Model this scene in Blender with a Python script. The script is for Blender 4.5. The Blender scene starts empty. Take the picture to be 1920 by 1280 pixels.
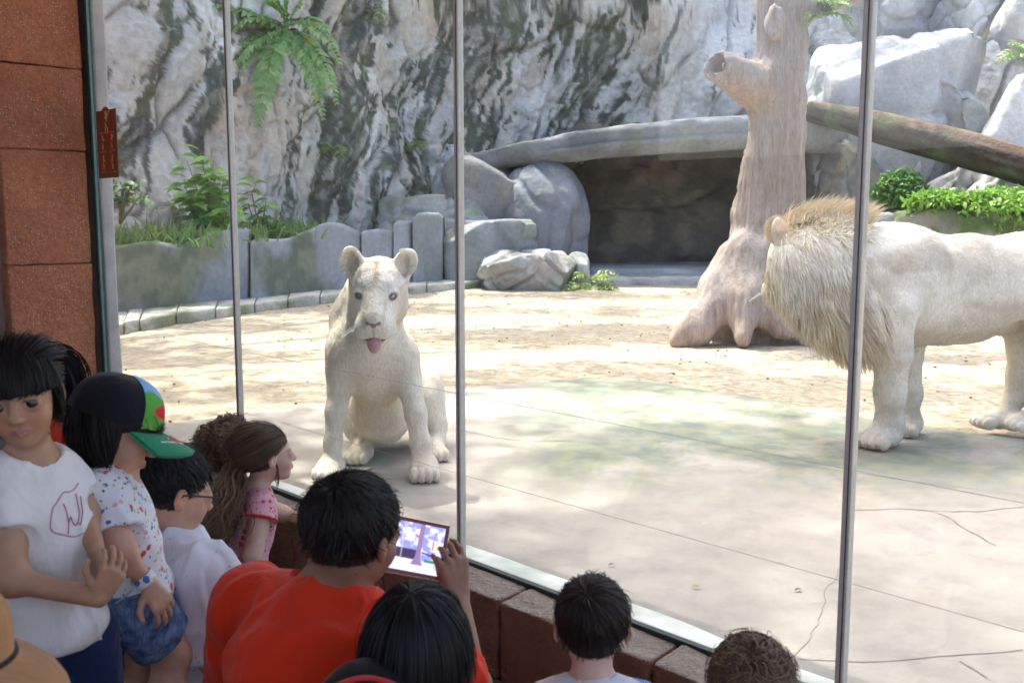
import bpy, bmesh, math, random
import numpy as np
from mathutils import Vector, Matrix
random.seed(7); RNG = np.random.default_rng(7)
sc = bpy.context.scene
COL = sc.collection
R = math.radians
# ---------------------------------------------------------------- camera
F = 1867.0                      # focal length in pixels of the 1920 px wide photograph (35 mm lens)
CAMZ = 1.20                     # eye height above the animals' floor (z = 0)
PITCH = R(7.3)
cam_d = bpy.data.cameras.new('camera'); cam = bpy.data.objects.new('camera', cam_d); COL.objects.link(cam)
cam.location = (0, 0, CAMZ)
cam.rotation_euler = (R(90) - PITCH, R(0.0), 0)
cam_d.sensor_width = 36.0; cam_d.lens = 36.0 * F / 1920.0
cam_d.clip_start = 0.05; cam_d.clip_end = 600
cam_d.dof.use_dof = True; cam_d.dof.focus_distance = 4.5; cam_d.dof.aperture_fstop = 6.3
sc.camera = cam
# ---------------------------------------------------------------- daylight
SUN_EL, SUN_AZ = R(64), math.atan2(-0.60, 0.80)      # azimuth measured from +Y towards +X
world = bpy.data.worlds.new('World'); sc.world = world; world.use_nodes = True
wn = world.node_tree.nodes; wl = world.node_tree.links
sky = wn.new('ShaderNodeTexSky'); sky.sky_type = 'NISHITA'; sky.sun_disc = False
sky.sun_elevation = SUN_EL; sky.sun_rotation = SUN_AZ; sky.air_density = 0.7; sky.dust_density = 6.0; sky.ozone_density = 0.0
bg = wn['Background']; wl.new(sky.outputs[0], bg.inputs[0]); bg.inputs[1].default_value = 0.15
sun_d = bpy.data.lights.new('sun', 'SUN'); sun = bpy.data.objects.new('sun', sun_d); COL.objects.link(sun)
sun_d.energy = 2.0; sun_d.angle = R(0.55); sun_d.color = (1.0, 0.95, 0.86)
sdir = Vector((math.sin(SUN_AZ) * math.cos(SUN_EL), math.cos(SUN_AZ) * math.cos(SUN_EL), math.sin(SUN_EL)))
sun.rotation_euler = sdir.to_track_quat('Z', 'Y').to_euler()
sc.view_settings.view_transform = 'Standard'; sc.view_settings.look = 'None'
sc.view_settings.exposure = 2.24; sc.view_settings.gamma = 1.0; sc.view_settings.use_curve_mapping = False
# ---------------------------------------------------------------- measuring the place from the photograph
CT, ST = math.cos(PITCH), math.sin(PITCH)
def ray(px, py):
    u = (px - 960) / F; v = (640 - py) / F
    return np.array([u, CT + v * ST, -ST + v * CT])
def at(px, py, Y):                       # the point seen at (px, py) that lies Y metres ahead
    d = ray(px, py); return np.array([0, 0, CAMZ]) + d * (Y / d[1])
def gr(px, py, z=0.0):                   # the point seen at (px, py) at height z
    d = ray(px, py); return np.array([0, 0, CAMZ]) + d * ((z - CAMZ) / d[2])
def mpp(Y): return Y / F * 1.0           # metres per photograph pixel at that distance
def V(*a): return np.array(a, dtype=float)
def nrm(a): a = np.asarray(a, float); return a / max(np.linalg.norm(a), 1e-9)
def vn(a): return a / np.maximum(np.linalg.norm(a, axis=-1, keepdims=True), 1e-9)
# ---------------------------------------------------------------- noise
def _hash(ix, iy, iz, s):
    h = (ix.astype(np.int64) * 374761393 + iy.astype(np.int64) * 668265263 + iz.astype(np.int64) * 2147483647 + s * 1274126177) & 0xffffffff
    h = ((h ^ (h >> 13)) * 1274126177) & 0xffffffff
    h = ((h ^ (h >> 16)) * 2246822519) & 0xffffffff
    return ((h ^ (h >> 15)) & 0xffffff) / float(0xffffff)
def vnoise(p, s=0):
    p = np.asarray(p, float); f = np.floor(p); t = p - f; t = t * t * t * (t * (t * 6 - 15) + 10); f = f.astype(np.int64)
    x, y, z = f[..., 0], f[..., 1], f[..., 2]; r = 0
    for dx in (0, 1):
        for dy in (0, 1):
            for dz in (0, 1):
                w = (t[..., 0] if dx else 1 - t[..., 0]) * (t[..., 1] if dy else 1 - t[..., 1]) * (t[..., 2] if dz else 1 - t[..., 2])
                r = r + w * _hash(x + dx, y + dy, z + dz, s)
    return r * 2 - 1
def fbm(p, oct=4, s=0, gain=0.5):
    p = np.asarray(p, float); a = 1.0; r = 0; n = 0
    for i in range(oct):
        r = r + a * vnoise(p * (2.03 ** i) + i * 17.3, s + i); n += a; a *= gain
    return r / n
def ridged(p, oct=4, s=0):
    p = np.asarray(p, float); a = 1.0; r = 0; n = 0
    for i in range(oct):
        r = r + a * (1 - np.abs(vnoise(p * (2.03 ** i) + i * 11.1, s + i))); n += a; a *= 0.5
    return r / n
def cellular(p, s=0, jit=0.9):
    p = np.asarray(p, float); f = np.floor(p).astype(np.int64)
    d1 = np.full(p.shape[:-1], 9.0); d2 = d1.copy(); idv = np.zeros(p.shape[:-1])
    for dx in (-1, 0, 1):
        for dy in (-1, 0, 1):
            for dz in (-1, 0, 1):
                c = f + np.array([dx, dy, dz]); cx, cy, cz = c[..., 0], c[..., 1], c[..., 2]
                q = np.stack([cx + .5 + jit * (_hash(cx, cy, cz, s) - .5), cy + .5 + jit * (_hash(cx, cy, cz, s + 1) - .5), cz + .5 + jit * (_hash(cx, cy, cz, s + 2) - .5)], -1)
                d = np.linalg.norm(p - q, axis=-1); hv = _hash(cx, cy, cz, s + 5)
                near = d < d1; d2 = np.where(near, d1, np.minimum(d2, d)); idv = np.where(near, hv, idv); d1 = np.where(near, d, d1)
    return d1, d2, idv
def sstep(a, b, x): t = np.clip((x - a) / (b - a), 0, 1); return t * t * (3 - 2 * t)
def mixc(a, b, t): return np.asarray(a) * (1 - t[..., None]) + np.asarray(b) * t[..., None]
# ---------------------------------------------------------------- meshes and objects
def fastmesh(name, verts, faces, smooth=True, cols=None):
    verts = np.ascontiguousarray(verts, dtype=np.float32).reshape(-1, 3); faces = np.ascontiguousarray(faces, dtype=np.int32)
    me = bpy.data.meshes.new(name); nf, k = faces.shape
    me.vertices.add(len(verts)); me.vertices.foreach_set('co', verts.ravel())
    me.loops.add(nf * k); me.loops.foreach_set('vertex_index', faces.ravel())
    me.polygons.add(nf); me.polygons.foreach_set('loop_start', np.arange(0, nf * k, k, dtype=np.int32))
    me.polygons.foreach_set('use_smooth', np.full(nf, smooth, dtype=bool))
    me.update(calc_edges=True)
    if cols is not None: setcol(me, cols)
    return me
def setcol(me, cols):
    c = np.ones((len(me.vertices), 4), np.float32); c[:, :3] = cols
    a = me.color_attributes.new('Col', 'FLOAT_COLOR', 'POINT'); a.data.foreach_set('color', c.ravel())
def link(name, me, mat=None, parent=None):
    o = bpy.data.objects.new(name, me); COL.objects.link(o)
    if mat is not None: me.materials.clear(); me.materials.append(mat)
    if parent is not None:
        o.parent = parent; o.matrix_parent_inverse = Matrix.Translation(-Vector(parent.location))
    return o
def tag(o, label=None, cat=None, group=None, kind=None):
    if label: o['label'] = label
    if cat: o['category'] = cat
    if group: o['group'] = group
    if kind: o['kind'] = kind
    return o
def thing(name, loc, label, cat, group=None):
    o = bpy.data.objects.new(name, None); COL.objects.link(o); o.location = Vector([float(c) for c in loc]); o.empty_display_size = 0.1
    return tag(o, label, cat, group)
class MB:                                  # collects polygons, links them as one mesh
    def __init__(s): s.v = []; s.f = []
    def add(s, verts, faces):
        n = len(s.v); s.v += [tuple(float(c) for c in v) for v in verts]; s.f += [tuple(n + i for i in f) for f in faces]; return s
    def box(s, lo, hi, M=None):
        vs = [V(x, y, z) for x in (lo[0], hi[0]) for y in (lo[1], hi[1]) for z in (lo[2], hi[2])]
        if M is not None: vs = [M(v) for v in vs]
        return s.add(vs, [(0, 1, 3, 2), (4, 6, 7, 5), (0, 4, 5, 1), (2, 3, 7, 6), (0, 2, 6, 4), (1, 5, 7, 3)])
    def tube(s, pts, rad, n=8, caps=True):
        pts = [np.asarray(p, float) for p in pts]; m = len(pts)
        if np.isscalar(rad): rad = [rad] * m
        up = V(0, 0, 1); vs = []
        for i in range(m):
            t = nrm(pts[min(i + 1, m - 1)] - pts[max(i - 1, 0)])
            if abs(t @ up) > 0.95: up = V(1, 0, 0) if abs(t[0]) < .9 else V(0, 1, 0)
            a = nrm(np.cross(t, up)); b = np.cross(t, a); up = np.cross(a, t)
            for k in range(n):
                w = 2 * math.pi * k / n; vs.append(pts[i] + rad[i] * (math.cos(w) * a + math.sin(w) * b))
        fs = [(i * n + k, i * n + (k + 1) % n, (i + 1) * n + (k + 1) % n, (i + 1) * n + k) for i in range(m - 1) for k in range(n)]
        if caps: fs += [tuple(range(n))[::-1], tuple((m - 1) * n + k for k in range(n))]
        return s.add(vs, fs)
    def build(s, name, mat, parent=None, smooth=False, bevel=0, seg=2):
        me = bpy.data.meshes.new(name); me.from_pydata(s.v, [], s.f)
        bm = bmesh.new(); bm.from_mesh(me)
        if bevel: bmesh.ops.bevel(bm, geom=list(bm.edges), offset=bevel, segments=seg, affect='EDGES', profile=0.5)
        bmesh.ops.recalc_face_normals(bm, faces=bm.faces); bm.to_mesh(me); bm.free()
        if smooth: me.polygons.foreach_set('use_smooth', [True] * len(me.polygons))
        return link(name, me, mat, parent)
def gridmesh(name, P, smooth=True, cols=None, flip=False):           # P (n, m, 3)
    n, m = P.shape[:2]; i = np.arange(n * m).reshape(n, m)
    f = np.stack([i[:-1, :-1], i[1:, :-1], i[1:, 1:], i[:-1, 1:]], -1).reshape(-1, 4)
    if flip: f = f[:, ::-1]
    return fastmesh(name, P.reshape(-1, 3), f, smooth, None if cols is None else cols.reshape(-1, 3))
_ico = {}
def ico(sub):
    if sub not in _ico:
        bm = bmesh.new(); bmesh.ops.create_icosphere(bm, subdivisions=sub, radius=1.0)
        v = np.array([x.co[:] for x in bm.verts]); f = np.array([[l.index for l in x.verts] for x in bm.faces]); bm.free(); _ico[sub] = (v, f)
    return _ico[sub]
def normals_of(v, f):
    fn = np.cross(v[f[:, 1]] - v[f[:, 0]], v[f[:, 2]] - v[f[:, 0]]); n = np.zeros_like(v)
    for k in range(f.shape[1]): np.add.at(n, f[:, k], fn)
    return vn(n)
# ---------------------------------------------------------------- implicit surfaces (smooth unions -> one continuous skin)
class SDF:
    def __init__(s): s.p = []
    def cone(s, a, b, ra, rb=None, k=0.03, sub=False):
        s.p.append(('c', np.asarray(a, float), np.asarray(b, float), ra, ra if rb is None else rb, k, sub)); return s
    def chain(s, pts, rads, k=0.02):
        for i in range(len(pts) - 1): s.cone(pts[i], pts[i + 1], rads[i], rads[i + 1], k)
        return s
    def ell(s, c, r, rot=None, k=0.03, sub=False):          # rot: 3x3, columns are the axes
        s.p.append(('e', np.asarray(c, float), np.asarray(r, float), np.eye(3) if rot is None else np.asarray(rot, float), 0, k, sub)); return s
    def cut(s, c, n, k=0.004):                               # keep the side opposite to n
        s.p.append(('h', np.asarray(c, float), nrm(n), 0, 0, k, True)); return s
    def bounds(s):
        lo = np.full(3, 1e9); hi = -lo
        for q in s.p:
            if q[6]: continue
            if q[0] == 'c': a = np.minimum(q[1] - q[3], q[2] - q[4]); b = np.maximum(q[1] + q[3], q[2] + q[4])
            else: e = np.abs(q[3]) @ q[2]; a = q[1] - e; b = q[1] + e
            lo = np.minimum(lo, a); hi = np.maximum(hi, b)
        return lo, hi
    def mesh(s, res, infl=0.0):
        lo, hi = s.bounds(); lo = lo - res * 3 - infl - .025; hi = hi + res * 3 + infl + .025
        n = np.ceil((hi - lo) / res).astype(int) + 1
        ax = [(lo[i] + res * np.arange(n[i])).astype(np.float32) for i in range(3)]
        D = np.full(n, 0.25, np.float32)
        for q in s.p:
            k = q[5]; m = k + infl + res * 4
            if q[0] == 'h': a, b = lo, hi
            elif q[0] == 'c': a = np.minimum(q[1] - q[3], q[2] - q[4]) - m; b = np.maximum(q[1] + q[3], q[2] + q[4]) + m
            else: e = np.abs(q[3]) @ q[2]; a = q[1] - e - m; b = q[1] + e + m
            i0 = np.clip(np.floor((a - lo) / res).astype(int), 0, n); i1 = np.clip(np.ceil((b - lo) / res).astype(int) + 1, 0, n)
            if (i1 <= i0).any(): continue
            sl = tuple(slice(i0[j], i1[j]) for j in range(3))
            X = ax[0][sl[0]][:, None, None]; Y = ax[1][sl[1]][None, :, None]; Z = ax[2][sl[2]][None, None, :]
            if q[0] == 'h': d = (X - q[1][0]) * q[2][0] + (Y - q[1][1]) * q[2][1] + (Z - q[1][2]) * q[2][2]; d = -d
            elif q[0] == 'c':
                ba = q[2] - q[1]; L2 = max(float(ba @ ba), 1e-12)
                x = X - q[1][0]; y = Y - q[1][1]; z = Z - q[1][2]
                h = np.clip((x * ba[0] + y * ba[1] + z * ba[2]) / L2, 0, 1)
                d = np.sqrt((x - h * ba[0]) ** 2 + (y - h * ba[1]) ** 2 + (z - h * ba[2]) ** 2) - (q[3] + h * (q[4] - q[3])) - (0 if q[6] else infl)
            else:
                x = X - q[1][0]; y = Y - q[1][1]; z = Z - q[1][2]; M = q[3]; r = q[2] + (0 if q[6] else infl)
                c = [(x * M[0, j] + y * M[1, j] + z * M[2, j]) / r[j] for j in range(3)]
                k0 = np.sqrt(c[0] ** 2 + c[1] ** 2 + c[2] ** 2); k1 = np.sqrt((c[0] / r[0]) ** 2 + (c[1] / r[1]) ** 2 + (c[2] / r[2]) ** 2)
                d = k0 * (k0 - 1) / np.maximum(k1, 1e-6)
            old = D[sl]; kk = max(k, 1e-5)
            if q[6]: h = np.maximum(kk - np.abs(old + d), 0) / kk; D[sl] = np.maximum(old, -d) + h * h * kk * .25
            else: h = np.maximum(kk - np.abs(old - d), 0) / kk; D[sl] = np.minimum(old, d) - h * h * kk * .25
        return surface_nets(D, lo, res)
def surface_nets(D, lo, res):
    S = D < 0; n = np.array(D.shape)
    cnt = np.zeros(n - 1, np.int8)
    for dx in (0, 1):
        for dy in (0, 1):
            for dz in (0, 1): cnt += S[dx:n[0] - 1 + dx, dy:n[1] - 1 + dy, dz:n[2] - 1 + dz]
    act = np.argwhere((cnt > 0) & (cnt < 8)); idx = np.full(n - 1, -1, np.int64); idx[tuple(act.T)] = np.arange(len(act))
    acc = np.zeros((len(act), 3)); num = np.zeros(len(act))
    cor = [(0, 0, 0), (1, 0, 0), (0, 1, 0), (1, 1, 0), (0, 0, 1), (1, 0, 1), (0, 1, 1), (1, 1, 1)]
    val = [D[act[:, 0] + c[0], act[:, 1] + c[1], act[:, 2] + c[2]].astype(float) for c in cor]
    for a, b in [(0, 1), (2, 3), (4, 5), (6, 7), (0, 2), (1, 3), (4, 6), (5, 7), (0, 4), (1, 5), (2, 6), (3, 7)]:
        m = (val[a] < 0) != (val[b] < 0); t = np.where(m, val[a] / np.where(m, val[a] - val[b], 1), 0)
        acc += m[:, None] * (np.array(cor[a]) + t[:, None] * (np.array(cor[b]) - np.array(cor[a]))); num += m
    verts = lo + res * (act + acc / num[:, None])
    faces = []
    for ax in range(3):
        u, v = (ax + 1) % 3, (ax + 2) % 3
        A = np.take(S, range(n[ax] - 1), ax); B = np.take(S, range(1, n[ax]), ax)
        e = np.argwhere(A != B); e = e[(e[:, u] > 0) & (e[:, v] > 0) & (e[:, u] < n[u] - 1) & (e[:, v] < n[v] - 1)]
        flip = A[tuple(e.T)]
        q = []
        for du, dv in ((1, 1), (0, 1), (0, 0), (1, 0)):
            c = e.copy(); c[:, u] -= du; c[:, v] -= dv; q.append(idx[tuple(c.T)])
        q = np.stack(q, -1); q[~flip] = q[~flip][:, ::-1]; faces.append(q)
    return verts, np.concatenate(faces)
# ---------------------------------------------------------------- strands (hair, fur, grass): flat tapering ribbons
def ribbons(name, P, W, side, cols, mat, parent=None):
    N, M = P.shape[:2]; W = np.broadcast_to(W, (N, M)); side = np.broadcast_to(side[:, None, :] if side.ndim == 2 else side, P.shape)
    A = P - side * W[..., None] * .5; B = P + side * W[..., None] * .5
    verts = np.stack([A, B], 2).reshape(-1, 3)
    b = (np.arange(N) * M * 2)[:, None] + np.arange(M - 1)[None] * 2
    f = np.stack([b, b + 1, b + 3, b + 2], -1).reshape(-1, 4)
    c = np.repeat(cols, M * 2, axis=0) if cols.ndim == 2 else np.repeat(cols.reshape(-1, 3), 2, axis=0)
    return link(name, fastmesh(name, verts, f, True, c), mat, parent)
def sample_surface(v, f, n, rng, mask=None):
    tri = np.concatenate([f[:, [0, 1, 2]], f[:, [0, 2, 3]]]) if f.shape[1] == 4 else f
    a, b, c = v[tri[:, 0]], v[tri[:, 1]], v[tri[:, 2]]; cr = np.cross(b - a, c - a); ar = np.linalg.norm(cr, axis=1)
    if mask is not None: ar = ar * mask((a + b + c) / 3)
    i = rng.choice(len(tri), n, p=ar / ar.sum()); u = rng.random((n, 2)); u = np.where(u.sum(1, keepdims=True) > 1, 1 - u, u)
    return a[i] + u[:, :1] * (b - a)[i] + u[:, 1:] * (c - a)[i], vn(cr[i])
# ---------------------------------------------------------------- materials
class NT:
    def __init__(s, name):
        s.m = bpy.data.materials.new(name); s.m.use_nodes = True; s.n = s.m.node_tree.nodes; s.l = s.m.node_tree.links
        s.b = s.n['Principled BSDF']; s.tc = s.n.new('ShaderNodeTexCoord')
    def node(s, t, **kw):
        o = s.n.new(t)
        for k, v in kw.items(): setattr(o, k, v)
        return o
    def vec(s, scale=(1, 1, 1), rot=(0, 0, 0), src='Object'):
        o = s.node('ShaderNodeMapping'); o.inputs['Scale'].default_value = scale; o.inputs['Rotation'].default_value = rot
        s.l.new(s.tc.outputs[src], o.inputs[0]); return o.outputs[0]
    def noise(s, scale, detail=4, rough=.55, vec=None, dist=0):
        o = s.node('ShaderNodeTexNoise'); o.inputs['Scale'].default_value = scale; o.inputs['Detail'].default_value = detail
        o.inputs['Roughness'].default_value = rough; o.inputs['Distortion'].default_value = dist
        s.l.new(vec if vec is not None else s.tc.outputs['Object'], o.inputs['Vector']); return o.outputs['Fac']
    def voro(s, scale, feature='F1', vec=None, out='Distance', rnd=1):
        o = s.node('ShaderNodeTexVoronoi', feature=feature); o.inputs['Scale'].default_value = scale; o.inputs['Randomness'].default_value = rnd
        s.l.new(vec if vec is not None else s.tc.outputs['Object'], o.inputs['Vector']); return o.outputs[out]
    def ramp(s, fac, stops):
        o = s.node('ShaderNodeValToRGB'); e = o.color_ramp.elements
        while len(e) < len(stops): e.new(0.5)
        for x, (p, c) in zip(e, stops): x.position = p; x.color = (c, c, c, 1) if np.isscalar(c) else (*c, 1)
        s.l.new(fac, o.inputs[0]); return o.outputs[0]
    def mix(s, fac, a, b, mode='MIX'):
        o = s.node('ShaderNodeMix', data_type='RGBA', blend_type=mode)
        for i, x in ((0, fac), (6, a), (7, b)):
            if hasattr(x, 'links'): s.l.new(x, o.inputs[i])
            else: o.inputs[i].default_value = x if i == 0 else (*x, 1)
        return o.outputs[2]
    def math(s, op, a, b=0.0):
        o = s.node('ShaderNodeMath', operation=op)
        for i, x in ((0, a), (1, b)):
            if hasattr(x, 'links'): s.l.new(x, o.inputs[i])
            else: o.inputs[i].default_value = x
        return o.outputs[0]
    def attr(s, name='Col'): o = s.node('ShaderNodeAttribute', attribute_name=name); return o.outputs['Color']
    def bump(s, h, strength=.3, dist=.01):
        o = s.node('ShaderNodeBump'); o.inputs['Strength'].default_value = strength; o.inputs['Distance'].default_value = dist
        s.l.new(h, o.inputs['Height'])
        if s.b.inputs['Normal'].links: s.l.new(s.b.inputs['Normal'].links[0].from_socket, o.inputs['Normal'])
        s.l.new(o.outputs[0], s.b.inputs['Normal']); return s
    def set(s, **kw):
        for k, v in kw.items():
            i = s.b.inputs[k.replace('_', ' ')]
            if hasattr(v, 'links'): s.l.new(v, i)
            else: i.default_value = (*v, 1) if (isinstance(v, tuple) and len(v) == 3 and i.type == 'RGBA') else v
        return s
def plain(name, c, rough=.6, var=.15, scale=20, bump=.15, metal=0, spec=.5, bd=.004):
    t = NT(name); n = t.noise(scale, 5)
    t.set(Base_Color=t.mix(t.ramp(n, [(.3, 0.), (.7, 1.)]), tuple(np.array(c) * (1 - var)), tuple(np.minimum(1, np.array(c) * (1 + var)))), Roughness=rough, Metallic=metal)
    t.b.inputs['Specular IOR Level'].default_value = spec
    if bump: t.bump(n, bump, bd)
    return t.m
def vcol(name, rough=.8, spec=.3, var=.12, scale=30, bump=.2, bd=.004, sss=0, sssr=(.012, .005, .003)):
    t = NT(name); n = t.noise(scale, 5)
    t.set(Base_Color=t.mix(1.0, t.attr(), t.ramp(n, [(.25, 1 - var), (.75, 1 + var * .6)]), 'MULTIPLY'), Roughness=rough)
    t.b.inputs['Specular IOR Level'].default_value = spec
    if sss: t.set(Subsurface_Weight=sss, Subsurface_Radius=sssr, Subsurface_Scale=1.0)
    if bump: t.bump(n, bump, bd)
    return t.m
# ================================================================ the glass line: the window plane between people and animals
G0 = V(-0.17, 3.256, 0); gd = nrm(V(0.697, -0.718, 0)); gn = V(-gd[1], gd[0], 0)      # gn points into the enclosure
def W(s, n, z): return G0 + gd * s + gn * n + V(0, 0, z)
FL = -0.55                                                       # the visitors' floor
# ---------------------------------------------------------------- ground sheets
def tile_floor():
    t = NT('viewing_floor_paving'); n = t.noise(3, 6); n2 = t.noise(60, 4)
    c = t.mix(t.ramp(n, [(.3, 0.), (.7, 1.)]), (.10, .055, .04), (.17, .10, .075))
    t.set(Base_Color=t.mix(t.ramp(n2, [(.35, 0.), (.7, .5)]), c, (.2, .15, .12)), Roughness=.65).bump(n2, .25, .004); return t.m
mb = MB(); mb.add([(-70, -70, FL - .012), (70, -70, FL - .012), (70, 90, FL - .012), (-70, 90, FL - .012)], [(0, 1, 2, 3)])
tag(mb.build('ground', tile_floor()), kind='structure')
M_paver = plain('paver_clay', (.16, .085, .06), .6, .3, 25, .35)
floor = tag(MB().add([W(-4, -.15, FL - .004), W(4, -.15, FL - .004), W(4, -5, FL - .004), W(-4, -5, FL - .004)], [(0, 1, 2, 3)]).build('viewing_floor', M_paver), kind='structure')
pv = MB().box((-.098, -.048, -.01), (.098, .048, .0)).build('paver', M_paver, floor, bevel=.004, seg=1)
pv.location = Vector(W(-2.4, -.25, FL + .004)); ang = math.atan2(gd[1], gd[0]); pv.rotation_euler.z = ang
cnt = 0
for j in range(9):
    for i in range(20):
        s = -2.9 + i * .205 + (j % 2) * .1; n = -.22 - j * .105
        if s > .9 or (i == 0 and j == 0): continue
        o = pv.copy(); COL.objects.link(o); o.location = Vector(W(s, n, FL + .004 + random.uniform(-.0015, .0015))); o.rotation_euler.z = ang + random.uniform(-.006, .006)

def sand_mat():
    t = NT('sand_floor'); n = t.noise(1.2, 5); n2 = t.noise(14, 6, .65); n3 = t.noise(140, 3, .7)
    c = t.mix(t.ramp(n, [(.35, 0.), (.68, 1.)]), (.43, .37, .285), (.53, .47, .375))
    c = t.mix(t.ramp(n2, [(.42, 0.), (.66, .75)]), c, (.205, .16, .11))
    t.set(Base_Color=t.mix(t.ramp(n3, [(.52, 0.), (.68, .7)]), c, (.17, .12, .075)), Roughness=.95); t.b.inputs['Specular IOR Level'].default_value = .15
    t.bump(n2, .6, .03).bump(n3, .5, .006); return t.m
# sand: fine grid where it is near, displaced with footprints and rakings; follows the window line on the visitors' side
def warp(n): return np.concatenate([np.linspace(0, 1, n)])
ss = np.concatenate([np.linspace(-12, -4, 30)[:-1], np.linspace(-4, 6.5, 260)[:-1], np.linspace(6.5, 16, 30)])
nn = np.concatenate([np.linspace(.12, 10, 230)[:-1], np.linspace(10, 24, 90)])
SS, NN = np.meshgrid(ss, nn, indexing='ij'); P = G0 + SS[..., None] * gd + NN[..., None] * gn
q = P.copy(); q[..., 2] = 0
pits = cellular(q * 5.0, 3)[0]; P[..., 2] = .012 * fbm(q * 1.1, 3, 5) + .010 * fbm(q * 6, 3, 9) - .016 * (1 - sstep(.0, .42, pits)) * sstep(.0, .35, fbm(q * .8, 2, 31)) + .012 * fbm(q * 16, 2, 12) * sstep(-.1, .3, fbm(q * .9, 2, 77)) - .012
sand = link('sand_ground', gridmesh('sand_ground', P), sand_mat()); tag(sand, kind='structure')

def concrete_mat():
    t = NT('floor_concrete'); n = t.noise(.9, 6, .6); n2 = t.noise(7, 6, .65); n3 = t.noise(90, 3, .7)
    c = t.mix(t.ramp(n, [(.35, 0.), (.65, 1.)]), (.33, .30, .275), (.41, .365, .33))
    c = t.mix(t.ramp(n2, [(.45, 0.), (.7, .5)]), c, (.23, .21, .185))
    sep = t.node('ShaderNodeSeparateXYZ'); t.l.new(t.tc.outputs['Object'], sep.inputs[0])
    # algae grows on the damp far half of the apron
    far = t.ramp(t.math('DIVIDE', t.math('SUBTRACT', sep.outputs[1], 3.9), 2.2), [(.0, 0.), (.35, 1.)])
    far2 = t.ramp(t.math('DIVIDE', t.math('ADD', sep.outputs[0], .4), 1.2), [(.1, 0.), (.6, 1.)])
    alg = t.math('MULTIPLY', t.math('MULTIPLY', t.ramp(t.noise(1.7, 7, .68, None, .6), [(.34, 0.), (.52, 1.)]), far), far2)
    c = t.mix(alg, c, t.mix(t.ramp(t.noise(9, 4), [(.4, 0.), (.62, 1.)]), (.145, .17, .15), (.22, .23, .155)))
    t.set(Base_Color=t.mix(t.ramp(n3, [(.6, 0.), (.8, .4)]), c, (.2, .18, .15)), Roughness=.75); t.b.inputs['Specular IOR Level'].default_value = .3
    t.bump(n2, .25, .012).bump(n3, .3, .003); return t.m
M_conc = concrete_mat()
edge_px = [(250, 800), (340, 800), (420, 788), (520, 772), (640, 758), (760, 746), (880, 733), (1000, 721), (1130, 715), (1220, 722), (1320, 736), (1420, 750), (1520, 768), (1630, 790), (1720, 805), (1820, 818), (1920, 830)]
edge = [gr(x, y) for x, y in edge_px]; edge.append(edge[-1] + V(3.5, -.35, 0))
dense = []
for a, b in zip(edge[:-1], edge[1:]):
    for k in range(8): dense.append(a + (b - a) * k / 8)
dense = np.array(dense + [edge[-1]]); dense[:, :2] += .035 * np.stack([fbm(dense * 2.2, 3, 3), fbm(dense * 2.2, 3, 8)], -1)
near = [W(6.0, .10, 0), W(3, .10, 0), W(0, .10, 0), W(-1.8, .10, 0), W(-2.4, .10, 0)]
outline = [tuple(p) for p in dense] + [tuple(p) for p in near]
def slab_from_outline(name, outline, z0, z1, mat, bev=.012):
    bm = bmesh.new(); vs = [bm.verts.new((p[0], p[1], z1)) for p in outline]; f = bm.faces.new(vs)
    if f.normal.z < 0: f.normal_flip()
    bm.normal_update()
    if f.normal.z < 0: bmesh.ops.reverse_faces(bm, faces=[f])
    ex = bmesh.ops.extrude_face_region(bm, geom=[f])
    for e in ex['geom']:
        if isinstance(e, bmesh.types.BMVert): e.co.z = z1
    for v in vs: v.co.z = z0
    tops = [e for e in bm.edges if all(abs(v.co.z - z1) < 1e-6 for v in e.verts)]
    bmesh.ops.bevel(bm, geom=tops, offset=bev, segments=2, affect='EDGES')
    bmesh.ops.triangulate(bm, faces=[f for f in bm.faces if len(f.verts) > 4]); bmesh.ops.recalc_face_normals(bm, faces=bm.faces)
    me = bpy.data.meshes.new(name); bm.to_mesh(me); bm.free(); return link(name, me, mat)
AZ = .022
apron = tag(slab_from_outline('concrete_apron', outline, -.05, AZ, M_conc), kind='structure')
M_crack = plain('crack_dirt', (.21, .187, .16), .95, .3, 60, 0)
def crack(pts_px, w, name='crack', wob=.01):
    pts = [gr(x, y, AZ + .0015) for x, y in pts_px]; out = []
    for a, b in zip(pts[:-1], pts[1:]):
        m = max(2, int(np.linalg.norm(b - a) / .03))
        for k in range(m): out.append(a + (b - a) * k / m)
    out = np.array(out + [pts[-1]]); out[:, :2] += wob * np.stack([fbm(out * 9, 3, 4), fbm(out * 9, 3, 6)], -1)
    t = vn(np.gradient(out, axis=0)); side = np.stack([-t[:, 1], t[:, 0], 0 * t[:, 0]], -1); wd = w * (.45 + .55 * np.abs(fbm(out * 14, 2, 2)) * 2)[:, None]
    vs = np.stack([out - side * wd, out + side * wd], 1).reshape(-1, 3); i = np.arange(len(out) - 1) * 2
    return link(name, fastmesh(name, vs, np.stack([i, i + 1, i + 3, i + 2], -1)), M_crack, apron)
crack([(868, 806), (930, 820), (1000, 827), (1065, 826)], .006); crack([(1500, 1232), (1530, 1160), (1560, 1090), (1585, 1040)], .0016, wob=.03)
crack([(1500, 1235), (1620, 1240), (1740, 1232), (1920, 1218)], .003); crack([(1800, 1238), (1850, 1270)], .004)
crack([(1600, 954), (1720, 955), (1790, 960), (1920, 950)], .004, wob=.02); crack([(1760, 962), (1810, 990), (1870, 1022)], .004, wob=.03)
crack([(1180, 825), (1260, 826), (1420, 858), (1560, 880), (1740, 905), (1920, 928)], .0025, wob=.004)
crack([(480, 775), (560, 800), (770, 862)], .0022, wob=.003)
crack([(1690, 835), (1740, 838), (1790, 842)], .004)
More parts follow.
